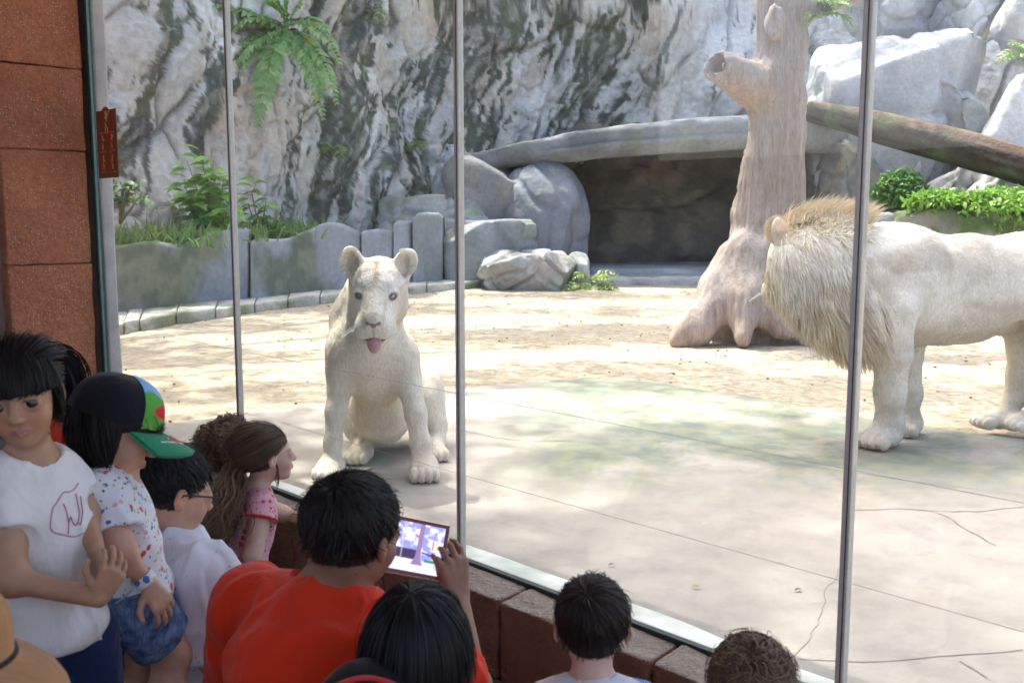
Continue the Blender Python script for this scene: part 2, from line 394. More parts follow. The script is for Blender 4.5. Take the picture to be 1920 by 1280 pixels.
# ---------------------------------------------------------------- cliff
plan = np.array([(-13, 3), (-9, 9.5), (-6.4, 13.2), (-3.2, 17.0), (-.5, 19.6), (3.5, 21.2), (8, 21.4), (13, 19.5), (18, 13)], float)
def catmull(P, n):
    out = []; Q = np.vstack([2 * P[0] - P[1], P, 2 * P[-1] - P[-2]])
    for i in range(1, len(Q) - 2):
        for t in np.linspace(0, 1, n, endpoint=False):
            a, b, c, d = Q[i - 1], Q[i], Q[i + 1], Q[i + 2]
            out.append(.5 * (2 * b + (c - a) * t + (2 * a - 5 * b + 4 * c - d) * t * t + (3 * b - a - 3 * c + d) * t ** 3))
    return np.array(out + [P[-1]])
cp = catmull(plan, 200); seg = np.r_[0, np.cumsum(np.linalg.norm(np.diff(cp, axis=0), axis=1))]
sv = np.r_[np.linspace(0, 11, 50)[:-1], np.linspace(11, 33, 680)[:-1], np.linspace(33, seg[-1], 40)]
zv = np.r_[np.linspace(-.3, 5.2, 170)[:-1], np.linspace(5.2, 9.5, 24)]
cx = np.interp(sv, seg, cp[:, 0]); cy = np.interp(sv, seg, cp[:, 1]); tx = np.gradient(cx, sv); ty = np.gradient(cy, sv)
SV, ZV = np.meshgrid(sv, zv, indexing='ij')
nx = (ty / np.hypot(tx, ty))[:, None] * np.ones_like(ZV); ny = (-tx / np.hypot(tx, ty))[:, None] * np.ones_like(ZV)
B = np.stack([cx[:, None] + 0 * ZV, cy[:, None] + 0 * ZV, ZV], -1)
U = np.stack([SV, ZV * .0, ZV], -1)
wv = np.stack([SV + .35 * fbm(U * .7, 3, 41), ZV * 0 + 1.7, ZV + .35 * fbm(U * .7, 3, 43)], -1)
lean = np.stack([wv[..., 0] - .32 * wv[..., 2], wv[..., 1], wv[..., 2]], -1)       # the beds lean to the right
big = fbm(U * .33, 3, 11); mid = ridged(lean * np.array([.9, 1, .33]), 4, 21); fine = fbm(lean * np.array([4.2, 1, 1.5]), 5, 31)
c1, c2, cid = cellular(lean * np.array([.85, 1, .42]), 51); gap = c2 - c1
c1b, c2b, cidb = cellular(lean * np.array([2.4, 1, 1.3]) + 7, 61); gapb = c2b - c1b
rightside = sstep(24.6, 27.0, SV)                                # bare quarried blocks to the right
mossy = sstep(16.4, 17.9, SV - .15 * ZV + .5 * fbm(U * .8, 3, 141)) * (1 - sstep(22.6, 24.4, SV - .25 * ZV))
disp = .75 * big + (.62 * mid - .35) * (.55 + .45 * mossy) + .14 * fine * (.6 + .7 * mossy) + .34 * (cid - .5) * (.5 + .9 * rightside) - .16 * (1 - sstep(0, .08, gap)) * (.5 + .5 * rightside) + .07 * (cidb - .5) - .06 * (1 - sstep(0, .07, gapb)) * sstep(-.1, .3, fbm(U * .9, 2, 143)) + .05 * fbm(U * 9, 3, 71)
off = -(.16 + .05 * np.sin(SV * .7)) * ZV + disp
P = B + np.stack([nx, ny, 0 * nx], -1) * off[..., None]
P = P + np.stack([0 * nx, 0 * nx, .10 * fbm(U * 1.5, 3, 81)], -1)
stain = fbm(lean * np.array([2.2, 1, .30]), 5, 91); st2 = fbm(lean * np.array([5.5, 1, 1.3]), 4, 95); st3 = fbm(U * .55, 3, 97); st4 = fbm(lean * np.array([13, 1, 5]), 3, 98)
light = mixc((.56, .555, .53), (.62, .56, .49), sstep(-.2, .35, fbm(U * .8, 4, 101))); light = mixc(light, (.74, .73, .70), sstep(.1, .4, fbm(lean * np.array([1.6, 1, .5]), 4, 103)))
light = mixc(light, (.50, .39, .31), .6 * sstep(.25, .5, fbm(lean * np.array([3, 1, .8]), 3, 105)) * (1 - rightside))
light = mixc(light, (.60, .61, .64), .75 * rightside)
grey = sstep(.0, .3, st2) * .5; light = mixc(light, (.34, .345, .34), grey * (1 - .5 * rightside))
dark = sstep(.02, .14, stain + .42 * st2 + .50 * st4 + .2 * st3 - .22 + .36 * mossy - .30 * rightside)
dark = np.clip(dark * (.55 + .45 * sstep(-.2, .1, st4)), 0, 1)
dark = np.maximum(dark, .85 * (1 - sstep(.0, .06, gap)) * sstep(-.1, .2, st2 + .15) * (1 - .5 * rightside))  # seams between the rock cells darkened with the same colour
mosscol = mixc((.040, .056, .044), (.075, .10, .056), sstep(-.1, .3, fbm(U * 2.1, 3, 111)))
colr = mixc(light, mosscol, .88 * dark[..., None][..., 0])
cliff = link('cliff', gridmesh('cliff', P, cols=colr, flip=True), vcol('cliff_rock', .9, .2, .22, 9, .7, .06)); tag(cliff, kind='structure')
CLP = P
def on_cliff(px, py):                    # the point of the cliff seen at (px, py)
    d = ray(px, py); o = V(0, 0, CAMZ); w = CLP.reshape(-1, 3) - o; t = w @ d / (d @ d); e = np.linalg.norm(w - t[:, None] * d, axis=1)
    i = np.where(e < e.min() + .06)[0]; j = i[np.argmin(t[i])]; return CLP.reshape(-1, 3)[j]
Wb = lambda v: W(v[0], v[1], v[2])
# ---------------------------------------------------------------- shelter over the visitors (shades them; out of the frame above)
M_roof = plain('roof_timber', (.30, .25, .20), .8, .2, 8, .2)
sh = thing('viewing_shelter', W(0, -2, FL), 'timber roofed viewing shelter over the visitors', 'shelter')
MB().add([W(-4.6, .35, 2.75), W(4.2, .35, 2.75), W(4.2, -5.2, 3.35), W(-4.6, -5.2, 3.35), W(-4.6, .35, 2.87), W(4.2, .35, 2.87), W(4.2, -5.2, 3.47), W(-4.6, -5.2, 3.47)],
         [(0, 1, 2, 3), (4, 5, 6, 7), (0, 1, 5, 4), (1, 2, 6, 5), (2, 3, 7, 6), (3, 0, 4, 7)]).build('roof', M_roof, sh)
for s_, n_ in ((4.1, -5), (-4.5, -5), (4.1, -.1)):
    MB().tube([W(s_, n_, FL), W(s_, n_, 3.3 if n_ < -1 else 2.75)], .09, 10).build('post', M_roof, sh)
MB().add([W(-3.05, -5.0, FL), W(-3.05, -.42, FL), W(-3.05, -.42, 2.75), W(-3.05, -5.0, 3.3), W(-3.2, -5.0, FL), W(-3.2, -.42, FL), W(-3.2, -.42, 2.75), W(-3.2, -5.0, 3.3)],
         [(0, 1, 2, 3), (4, 5, 6, 7), (0, 1, 5, 4), (1, 2, 6, 5), (2, 3, 7, 6), (3, 0, 4, 7)]).build('side_wall', M_roof, sh)
MB().box((-4.5, -4.2, FL), (4.0, -4.05, 1.6), Wb).build('back_wall', M_roof, sh)  # unseen wall behind the camera, added and sized to dim the visitors
# ================================================================ rockwork of the enclosure
M_rock = vcol('den_rock', .9, .2, .2, 14, .55, .03)
def rotz(a): c, s = math.cos(a), math.sin(a); return np.array([[c, -s, 0], [s, c, 0], [0, 0, 1]])
def rock_mesh(c, r, yaw=0, n=4.0, facets=14, seed=0, sub=5, amp=.05, crack=0.0, cs=2.0, base=(.46, .47, .48), moss=.3, mosscol=(.16, .19, .10), tilt=(0, 0), flat=None, tan=.25):
    rg = np.random.default_rng(seed); v, f = ico(sub)
    d = v.copy(); rad = (np.abs(d) ** n).sum(1) ** (-1 / n)
    for i in range(facets):
        nn_ = nrm(rg.normal(size=3)); h = rg.uniform(.80, 1.12); dt = d @ nn_; rad = np.where(dt > .25, np.minimum(rad, h / np.maximum(dt, .25)), rad)
    p = d * rad[:, None]
    if flat is not None: p[:, 2] = np.minimum(p[:, 2], flat + .03 * fbm(p * 2, 2, seed))
    p = p * np.asarray(r, float)
    tm = np.array(Matrix.Rotation(R(tilt[0]), 3, 'X') @ Matrix.Rotation(R(tilt[1]), 3, 'Y')); p = p @ tm.T @ rotz(R(yaw)).T + np.asarray(c, float)
    nm = normals_of(p, f); s = float(np.min(r)); e = amp * s * 2.2 * fbm(p / s * 1.3, 5, seed + 3)
    if crack:
        wp = p + .12 * np.stack([fbm(p * 2, 2, seed + 5), fbm(p * 2, 2, seed + 6), fbm(p * 2, 2, seed + 7)], -1)
        a, b, cid = cellular(wp * cs + seed, seed); e = e - crack * (1 - sstep(0, .13, b - a)) + crack * .7 * (cid - .5)
    p = p + nm * e[:, None]; nm = normals_of(p, f)
    col = mixc(np.array(base) * .82, np.minimum(1, np.array(base) * 1.15), sstep(-.3, .35, fbm(p * 1.7, 4, seed + 9)))
    col = mixc(col, (.42, .35, .27), tan * sstep(.0, .4, fbm(p * 2.6, 3, seed + 17)))
    col = mixc(col, mosscol, moss * 1.6 * sstep(.05, .35, fbm(p * 3.1, 4, seed + 11) + .12 * nm[:, 2]))
    return p, f, np.clip(col, 0, 1)
def rock(name, parent=None, mat=None, **kw):
    p, f, col = rock_mesh(**kw); return link(name, fastmesh(name, p, f, True, col), mat or M_rock, parent)
def boulder(label, group='boulders of the enclosure', name='boulder', **kw):
    o = rock(name, **kw); return tag(o, label, 'boulder', group)
# ---------------------------------------------------------------- lion den: slab roof on two rock shoulders, dark hollow behind
DY = 17.4
den = thing('rock_den', gr(1260, 528), 'grey rock den with curved slab roof over a dark hollow behind the tree trunk', 'den')
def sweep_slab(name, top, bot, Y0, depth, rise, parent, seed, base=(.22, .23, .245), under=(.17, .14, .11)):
    xs = np.arange(top[0][0], top[-1][0] + 1, 6.0); ty_ = np.interp(xs, *zip(*top)); by_ = np.interp(xs, *zip(*bot))
    # smooth the traced edge
    ker = np.ones(9) / 9; ty_ = np.convolve(np.pad(ty_, 4, 'edge'), ker, 'valid'); by_ = np.convolve(np.pad(by_, 4, 'edge'), ker, 'valid')
    prof = []
    for x, a, b in zip(xs, ty_, by_):
        yo = Y0 + .9 * ((x - 1260) / 400.0) ** 2 * .6
        T = at(x, a, yo); Bm = at(x, b, yo); h = T[2] - Bm[2]; row = []
        for k in range(9): row.append(T + V(0, depth * (1 - k / 9.0), rise * (1 - k / 9.0)))
        row += [T + V(0, -.03, -.02 * h)]
        for k in range(1, 8): g = k / 8.0; row.append(T + V(0, -.10 * math.sin(g * math.pi) + .22 * g * g, -h * g))
        for k in range(0, 10): g = k / 9.0; row.append(Bm + V(0, .25 + depth * g, .25 * math.sin(g * 2.2) + .05))
        prof.append(row)
    Pm = np.array(prof); q = Pm.copy(); n_ = np.stack([0 * q[..., 0], -np.ones_like(q[..., 0]), .4 * np.ones_like(q[..., 0])], -1)
    layer = np.zeros(q.shape[1]); layer[10:18] = np.array([.02, .05, -.06, .05, .04, -.05, .0, .02])
    e = .10 * fbm(q * 1.2, 4, seed) + .04 * fbm(q * np.array([2, 2, 7]), 4, seed + 4) + layer[None, :] * (.6 + .8 * vnoise(q * 1.0, seed + 8))
    Pm = Pm + n_ * e[..., None]
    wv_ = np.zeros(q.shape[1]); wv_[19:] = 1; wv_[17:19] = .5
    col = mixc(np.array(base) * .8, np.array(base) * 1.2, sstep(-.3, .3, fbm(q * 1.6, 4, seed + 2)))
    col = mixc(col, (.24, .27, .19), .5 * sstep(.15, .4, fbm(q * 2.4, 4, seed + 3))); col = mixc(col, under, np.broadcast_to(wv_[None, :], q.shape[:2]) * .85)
    return link(name, gridmesh(name, Pm, cols=col), M_rock, parent)
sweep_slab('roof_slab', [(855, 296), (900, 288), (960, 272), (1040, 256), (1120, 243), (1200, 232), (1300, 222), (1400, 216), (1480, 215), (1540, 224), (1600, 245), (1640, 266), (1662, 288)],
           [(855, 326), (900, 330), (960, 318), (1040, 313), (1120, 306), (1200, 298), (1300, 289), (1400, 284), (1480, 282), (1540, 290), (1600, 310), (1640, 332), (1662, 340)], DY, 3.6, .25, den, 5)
def world_rock(px0, px1, py0, py1, Y, dep, **kw):       # a rock filling that part of the view at distance Y
    a = at(px0, py1, Y); b = at(px1, py0, Y); c = (a + b) / 2; c[1] += dep * .35
    return dict(c=c, r=((b[0] - a[0]) / 2, dep, (b[2] - a[2]) / 2), **kw)
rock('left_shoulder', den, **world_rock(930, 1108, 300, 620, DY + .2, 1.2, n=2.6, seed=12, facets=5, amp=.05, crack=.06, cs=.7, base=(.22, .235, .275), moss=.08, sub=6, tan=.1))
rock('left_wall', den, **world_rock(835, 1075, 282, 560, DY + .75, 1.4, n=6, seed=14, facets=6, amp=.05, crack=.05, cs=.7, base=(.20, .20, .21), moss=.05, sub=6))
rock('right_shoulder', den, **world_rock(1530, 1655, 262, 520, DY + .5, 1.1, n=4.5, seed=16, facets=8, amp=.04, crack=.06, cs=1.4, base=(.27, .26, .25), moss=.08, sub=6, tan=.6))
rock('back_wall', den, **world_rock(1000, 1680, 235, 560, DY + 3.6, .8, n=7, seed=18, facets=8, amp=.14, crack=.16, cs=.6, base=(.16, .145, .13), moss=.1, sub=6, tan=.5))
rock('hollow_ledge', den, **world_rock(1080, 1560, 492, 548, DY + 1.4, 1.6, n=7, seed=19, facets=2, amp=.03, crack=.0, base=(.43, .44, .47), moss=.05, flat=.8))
rock('sill_ledge', den, **world_rock(1085, 1350, 511, 560, DY + .1, .9, n=7, seed=20, facets=2, amp=.03, crack=.03, cs=1.2, base=(.46, .46, .46), moss=.2, flat=.85))
# ---------------------------------------------------------------- stepped rock ledges left of the den
STG = 'stepped rock ledges left of the den'
boulder('long flat topped ledge of mossy rock, upper step left of the den', STG, 'rock_ledge', **world_rock(706, 958, 352, 545, 17.6, .95, n=6, seed=22, facets=4, amp=.03, crack=.05, cs=1.0, moss=.3, flat=.80, sub=6, base=(.30, .32, .32)))
boulder('flat topped block of cracked mossy rock, middle step left of the den', STG, 'rock_ledge', **world_rock(832, 1010, 402, 575, 16.9, .7, n=7, seed=24, facets=3, amp=.03, crack=.06, cs=.9, moss=.35, flat=.86, sub=6, base=(.27, .29, .30)))
boulder('round pale slab of rock lying on the upper ledge beside the den', STG, 'rock_ledge', **world_rock(860, 965, 342, 362, 17.9, .5, n=3, seed=25, facets=6, amp=.05, crack=.03, moss=.2, base=(.45, .46, .47)))
boulder('layered rock with flat top in front of the den, fern at its side', 'boulders of the enclosure', **world_rock(888, 1088, 461, 562, 16.2, .8, n=3.6, seed=27, facets=10, amp=.05, crack=.07, cs=1.4, moss=.25, flat=.78, sub=6, base=(.40, .40, .40), tan=.5))
boulder('small grey rock between the flat topped boulder and the fern', 'boulders of the enclosure', **world_rock(1062, 1106, 472, 548, 16.5, .3, n=3, seed=29, facets=12, amp=.06, base=(.42, .44, .44)))
# ---------------------------------------------------------------- blocks of the quarry face to the right
QG = 'big quarry blocks right of the tree'
qb = (.44, .45, .48)
for lab, kw in [
    ('huge pale quarry block with sloping top right of the tree', world_rock(1500, 1838, 40, 540, 18.6, 1.5, n=9, seed=41, facets=22, amp=.035, crack=.09, cs=.7, base=qb, moss=.04, tilt=(0, 9), sub=6, tan=.12)),
    ('pale leaning block above the huge quarry block', world_rock(1590, 1790, -150, 100, 19.6, 1.2, n=9, seed=42, facets=22, amp=.04, crack=.09, cs=.8, base=qb, moss=.03, tilt=(0, -14), sub=6, tan=.1)),
    ('tall smooth block leaning at the upper right of the quarry', world_rock(1770, 1905, -120, 130, 18.9, 1.0, n=9, seed=43, facets=20, amp=.04, crack=.06, base=(.49, .51, .52), moss=.05, tilt=(0, 26), sub=6, tan=.1)),
    ('flat topped white block at the right edge behind the log', world_rock(1822, 2080, 118, 560, 16.6, 1.2, n=10, seed=44, facets=16, amp=.03, crack=.07, cs=.8, base=(.55, .56, .60), moss=.03, flat=.9, sub=6, tan=.05)),
    ('rounded rock hanging at the upper right corner', world_rock(1885, 2060, -60, 108, 17.2, .9, n=7, seed=45, facets=20, amp=.05, crack=.05, base=qb, moss=.12, sub=5)),
    ('cracked rock wedge under the right end of the huge quarry block', world_rock(1750, 1860, 120, 330, 18.0, .8, n=3.5, seed=46, facets=14, amp=.06, crack=.10, cs=1.3, base=(.46, .47, .49), moss=.15, tilt=(0, -30), sub=5)),
    ('pale rock low under the log beside the den', world_rock(1640, 1740, 268, 545, 17.9, .7, n=7, seed=47, facets=20, amp=.05, crack=.06, cs=1.2, base=qb, moss=.15, sub=5)),
    ('broken rock under the middle of the log', world_rock(1700, 1815, 285, 545, 17.0, .6, n=3, seed=48, facets=14, amp=.07, crack=.08, cs=1.8, base=(.45, .46, .48), moss=.2, tilt=(0, 35), sub=5)),
    ('white rock above the green hedge under the log', world_rock(1790, 1960, 310, 550, 16.4, .6, n=7, seed=49, facets=20, amp=.05, crack=.05, base=(.55, .56, .58), moss=.1, sub=5)),
    ('small grey stone beside the hedge left end', world_rock(1622, 1690, 398, 566, 15.5, .22, n=3.5, seed=50, facets=14, amp=.06, base=(.27, .29, .33), moss=.05, sub=4)),
    ('mossy low rock bank below the green hedge', world_rock(1668, 1960, 395, 566, 15.2, .6, n=6, seed=51, facets=6, amp=.05, crack=.04, cs=1.0, base=(.20, .21, .17), moss=.7, mosscol=(.10, .14, .06), sub=5)),
    ('rounded boulder at the cliff foot behind the low wall, left end', world_rock(205, 262, 405, 590, 12.2, .4, n=2.6, seed=52, facets=8, amp=.05, base=(.40, .40, .38), moss=.2, sub=5)),
    ('dark boulder in the shade behind the low wall under the shrub', world_rock(262, 330, 378, 580, 13.0, .5, n=2.8, seed=53, facets=12, amp=.07, crack=.05, base=(.30, .29, .27), moss=.25, sub=5)),
    ('narrow dark rock at the left foot of the den roof', world_rock(812, 885, 268, 540, 18.4, .6, n=3.5, seed=54, facets=12, amp=.06, crack=.08, cs=1.6, base=(.34, .36, .37), moss=.2, sub=5)),
]:
    boulder(lab, QG if 'quarry' in lab or 'log' in lab else 'boulders of the enclosure', **kw)
# ---------------------------------------------------------------- low concrete walls with wavy tops
M_wallc = vcol('low_wall_concrete', .9, .2, .2, 12, .4, .02)
def wavy_wall(label, top, bot, Yf, thick, seed, mossx=(0, 0, 0)):
    xs = np.linspace(top[0][0], top[-1][0], 70); tt = np.interp(xs, *zip(*top)); ker = np.ones(5) / 5; tt = np.convolve(np.pad(tt, 2, 'edge'), ker, 'valid')
    bb = np.interp(xs, *zip(*bot)); rows = []
    for x, a, b in zip(xs, tt, bb):
        Bp = gr(x, b, 0.06); Tp = at(x, a, Bp[1] + .06); col_ = [Bp + V(0, 0, -.2)] + [Bp + (Tp - Bp) * (k / 26.0) for k in range(26)]
        col_ += [Tp + V(0, .02, .0), Tp + V(0, .10, .02), Tp + V(0, thick - .05, .02), Tp + V(0, thick, -.04), Bp + V(0, thick, -.2)]
        rows.append(col_)
    Pm = np.array(rows); q = Pm.copy(); e = .05 * fbm(q * .9, 3, seed) + .022 * fbm(q * 4, 4, seed + 1); Pm[..., 1] -= e; Pm[..., 2] += .02 * fbm(q * 3, 2, seed + 6)
    Pm[0, :, 0] += 0
    c = mixc((.23, .26, .295), (.32, .35, .385), sstep(-.3, .3, fbm(q * 1.3, 4, seed + 2))); c = mixc(c, (.30, .29, .335), .5 * sstep(.0, .3, fbm(q * np.array([2, 2, .6]), 3, seed + 7)))
    mo = sstep(-.02, .3, fbm(q * np.array([1.6, 1.6, .9]), 5, seed + 3) + mossx[0] * np.exp(-((q[..., 0] - mossx[1]) / mossx[2]) ** 2) - .12)
    c = mixc(c, mixc((.10, .13, .07), (.19, .21, .12), sstep(-.2, .3, fbm(q * 5, 3, seed + 4))), (.75 if mossx[0] else .25) * mo)
    n, m = Pm.shape[:2]; me = gridmesh('low_wall', Pm, cols=c)
    bm = bmesh.new(); bm.from_mesh(me); bmesh.ops.holes_fill(bm, edges=bm.edges, sides=0); bmesh.ops.recalc_face_normals(bm, faces=bm.faces); bm.to_mesh(me); bm.free()
    return tag(link('low_wall', me, M_wallc), label, 'wall', 'low concrete walls along the cliff foot')
wavy_wall('wavy grey concrete wall with mossy left end, nearest the pillar', [(170, 470), (225, 462), (262, 455), (300, 459), (335, 462), (365, 448), (400, 435), (432, 430), (458, 431), (466, 440)], [(170, 597), (225, 592), (340, 579), (466, 564)], 11, .3, 201, (.4, -4.6, .7))
wavy_wall('humped grey concrete wall behind the seated lioness', [(470, 455), (476, 451), (500, 450), (506, 452), (540, 449), (560, 440), (590, 428), (615, 420), (640, 423), (668, 436), (676, 446)], [(470, 564), (560, 555), (676, 544)], 14, .3, 211, (.2, -3.0, .3))
wavy_wall('short flagstone faced wall right of the humped wall', [(678, 436), (690, 433), (735, 432), (744, 436)], [(678, 544), (744, 538)], 15, .3, 221)
wavy_wall('small rounded pier between flagstone wall and tall pier', [(738, 421), (745, 416), (770, 416), (778, 421)], [(738, 539), (778, 535)], 15, .45, 231)
wavy_wall('tall smooth concrete pier beside the stepped ledges', [(774, 412), (782, 402), (800, 400), (822, 402), (830, 410)], [(774, 536), (830, 531)], 15.3, .5, 241)
# kerb of slabs at the foot of the walls
M_kerb = vcol('kerb_stone', .9, .2, .25, 20, .5, .015)
kerb = thing('stone_kerb', gr(500, 585), 'pale mossy kerb of stone slabs along the foot of the low walls', 'kerb')
cuts = [150, 232, 262, 330, 404, 478, 540, 600, 665, 735, 800, 868, 905]
fy = lambda x: np.interp(x, [150, 225, 300, 400, 500, 600, 665, 760, 905], [641, 627, 612, 596, 580, 569, 561, 551, 538]); ty2 = lambda x: np.interp(x, [150, 225, 470, 676, 905], [600, 594, 566, 545, 527])
for a, b in zip(cuts[:-1], cuts[1:]):
    f0, f1, b0, b1 = gr(a + 1, fy(a)), gr(b - 1, fy(b)), gr(a + 1, ty2(a)), gr(b - 1, ty2(b)); h = .11 + random.uniform(-.01, .01)
    m = MB(); m.add([f0 + V(0, 0, -.1), f1 + V(0, 0, -.1), b1 + V(0, .2, -.1), b0 + V(0, .2, -.1), f0 + V(0, 0, h), f1 + V(0, 0, h), b1 + V(0, .2, h), b0 + V(0, .2, h)], [(0, 3, 2, 1), (4, 5, 6, 7), (0, 1, 5, 4), (1, 2, 6, 5), (2, 3, 7, 6), (3, 0, 4, 7)])
    o = m.build('slab', M_kerb, kerb); bm = bmesh.new(); bm.from_mesh(o.data)
    bmesh.ops.bevel(bm, geom=list(bm.edges), offset=.010, segments=1, affect='EDGES'); bmesh.ops.triangulate(bm, faces=bm.faces); bmesh.ops.subdivide_edges(bm, edges=[e for e in bm.edges if e.calc_length() > .12], cuts=3, use_grid_fill=True); bm.to_mesh(o.data); bm.free()
    v = np.array([x.co[:] for x in o.data.vertices]); d = .02 * fbm(v * 4, 3, 301); v[:, 2] += d; v[:, 1] += .03 * fbm(v * 3, 3, 305); o.data.vertices.foreach_set('co', v.astype(np.float32).ravel()); o.data.update()
    o.data.polygons.foreach_set('use_smooth', [True] * len(o.data.polygons))
    c = mixc((.40, .40, .35), (.54, .53, .475), sstep(-.3, .3, fbm(v * 2.2, 3, 307))); c = mixc(c, (.17, .20, .09), .75 * sstep(.05, .35, fbm(v * 3, 4, 309) + .30 * (v[:, 2] < .08))); setcol(o.data, c)
# ================================================================ tree trunk (carved look: fluted bark, hollow stub, spreading roots)
def bark_mat():
    t = NT('weathered_trunk'); v = t.vec((1, 1, .12)); n = t.noise(22, 6, .6, v); n2 = t.noise(3, 4); w = t.noise(110, 4, .65, v)
    c = t.mix(t.ramp(n, [(.32, 0.), (.62, 1.)]), (.235, .185, .155), (.375, .315, .28)); c = t.mix(t.ramp(n2, [(.45, 0.), (.7, .55)]), c, (.42, .375, .355))
    t.set(Base_Color=t.mix(1.0, t.mix(t.ramp(w, [(.36, .5), (.50, 0.)]), c, (.17, .11, .085)), t.attr(), 'MULTIPLY'), Roughness=.85); t.b.inputs['Specular IOR Level'].default_value = .2
    t.bump(n, .6, .02).bump(w, .3, .006); return t.m
TY = 9.6; s = SDF(); m1 = mpp(TY)
A = lambda x, y, d=0: at(x, y, TY + d)
s.chain([A(1425, 640, .1), A(1432, 520, .1), A(1440, 400, .1), A(1455, 250), A(1460, 120), A(1463, 0), A(1468, -160, .1)], [.47, .37, .330, .240, .222, .205, .19], .05)
s.chain([A(1455, 190), A(1412, 158, -.1), A(1347, 126, -.25)], [.22, .18, .138], .10); s.cone(A(1392, 148, -.16), A(1330, 116, -.30), .075, .118, .02, True)      # hollow stub
s.chain([A(1478, 60, .05), A(1512, 22, .0), A(1640, -22, -.1), A(1800, -70, -.1)], [.12, .085, .075, .05], .08)                                         # thin limb
s.ell(A(1452, 45, -.24), (.10, .08, .16), None, .04); s.ell(A(1451, 48, -.33), (.05, .06, .07), None, .02, True)                                       # knot
s.ell(A(1497, 80, -.02), (.10, .12, .14), None, .06)
for pts, rr in [([(1400, 500, -.1), (1350, 560, -.25), (1300, 618, -.45), (1270, 640, -.55)], [.20, .16, .12, .05]), ([(1415, 480, -.25), (1405, 560, -.45), (1392, 632, -.62)], [.15, .11, .09]),
                ([(1460, 500, -.1), (1500, 570, -.25), (1540, 625, -.4), (1580, 640, -.5)], [.2, .16, .12, .05]), ([(1440, 560, -.3), (1465, 620, -.5)], [.18, .10]), ([(1370, 540, 0), (1330, 605, .1)], [.22, .13]), ([(1480, 560, .2), (1530, 610, .6)], [.2, .13]),
                ([(1370, 480, -.12), (1345, 525, -.22)], [.12, .1])]:
    s.chain([A(*p) for p in pts], rr, .22)
v, f = s.mesh(.022); nm = normals_of(v, f)
ang_ = np.arctan2(v[:, 1] - A(1450, 300)[1], v[:, 0] - np.interp(v[:, 2], [0, 2.2, 4], [A(1425, 640)[0], A(1455, 250)[0], A(1463, 0)[0]]))
flute = ridged(np.stack([ang_ * 3.2 + .3 * fbm(v * 1.2, 2, 3), v[:, 2] * .5, v[:, 2] * 0 + 2], -1), 3, 9)
v = v + nm * (.045 * (flute - .65) * 1.5 + .012 * fbm(v * np.array([9, 9, 2]), 4, 5) + .03 * fbm(v * 2.5, 3, 8))[:, None]
tc = np.ones_like(v); tc = mixc(tc, (1.25, 1.15, 1.1), sstep(.5, .0, v[:, 2])); tc = mixc(tc, (1.05, .85, .65), .7 * np.exp(-np.linalg.norm((v - A(1405, 185, -.2)) / V(.28, .4, .16), axis=1) ** 2)); 
tree = thing('tree_trunk', gr(1420, 635), 'bare fluted brown tree trunk with hollow branch stub, in the sand before the den', 'tree')
link('trunk', fastmesh('trunk', v, f, True, tc), bark_mat(), tree)
# ---------------------------------------------------------------- leaning log
lg = MB(); p0, p1 = at(1518, 208, 17.6), at(2080, 352, 14.8); n_ = 60; pts = [p0 + (p1 - p0) * (i / n_) + V(0, 0, .012 * math.sin(i * .23)) for i in range(n_ + 1)]
rr = [.19 + .08 * min(1, i / 18) + 0 for i in range(n_ + 1)]; lg.tube(pts, rr, 28)
lo = lg.build('fallen_log', None, smooth=True); vv = np.array([x.co[:] for x in lo.data.vertices]); ax_ = nrm(p1 - p0); rel = vv - p0; rad_ = vn(rel - np.outer(rel @ ax_, ax_))
along = rel @ ax_; an = np.arctan2(rad_[:, 2], rad_[:, 1]); e = .05 * fbm(np.stack([an * 1.6, along * .7, 0 * an], -1), 4, 6) + .05 * (ridged(np.stack([an * 3, along * .25, 0 * an + 4], -1), 3, 7) - .6)
vv = vv + rad_ * e[:, None]; lo.data.vertices.foreach_set('co', vv.astype(np.float32).ravel())
lc = mixc((.045, .038, .030), (.10, .083, .068), sstep(-.2, .3, fbm(np.stack([an * 2.5, along * .5, 0 * an], -1), 4, 9))); lc = mixc(lc, (.24, .12, .085), .8 * sstep(.55, .95, rad_[:, 2] + .3 * fbm(np.stack([an * 2, along * .6, 0 * an], -1), 3, 10)))  # upward side redder and lighter: its sunlit top is put into the colour
lc = mixc(lc, (.12, .15, .08), .6 * sstep(.1, .4, fbm(vv * 1.8, 3, 14))); setcol(lo.data, lc); lo.data.materials.clear(); lo.data.materials.append(vcol('log_bark', .85, .2, .3, 16, .7, .03))
tag(lo, 'long dark rotting log leaning from the den roof down to the right', 'log')
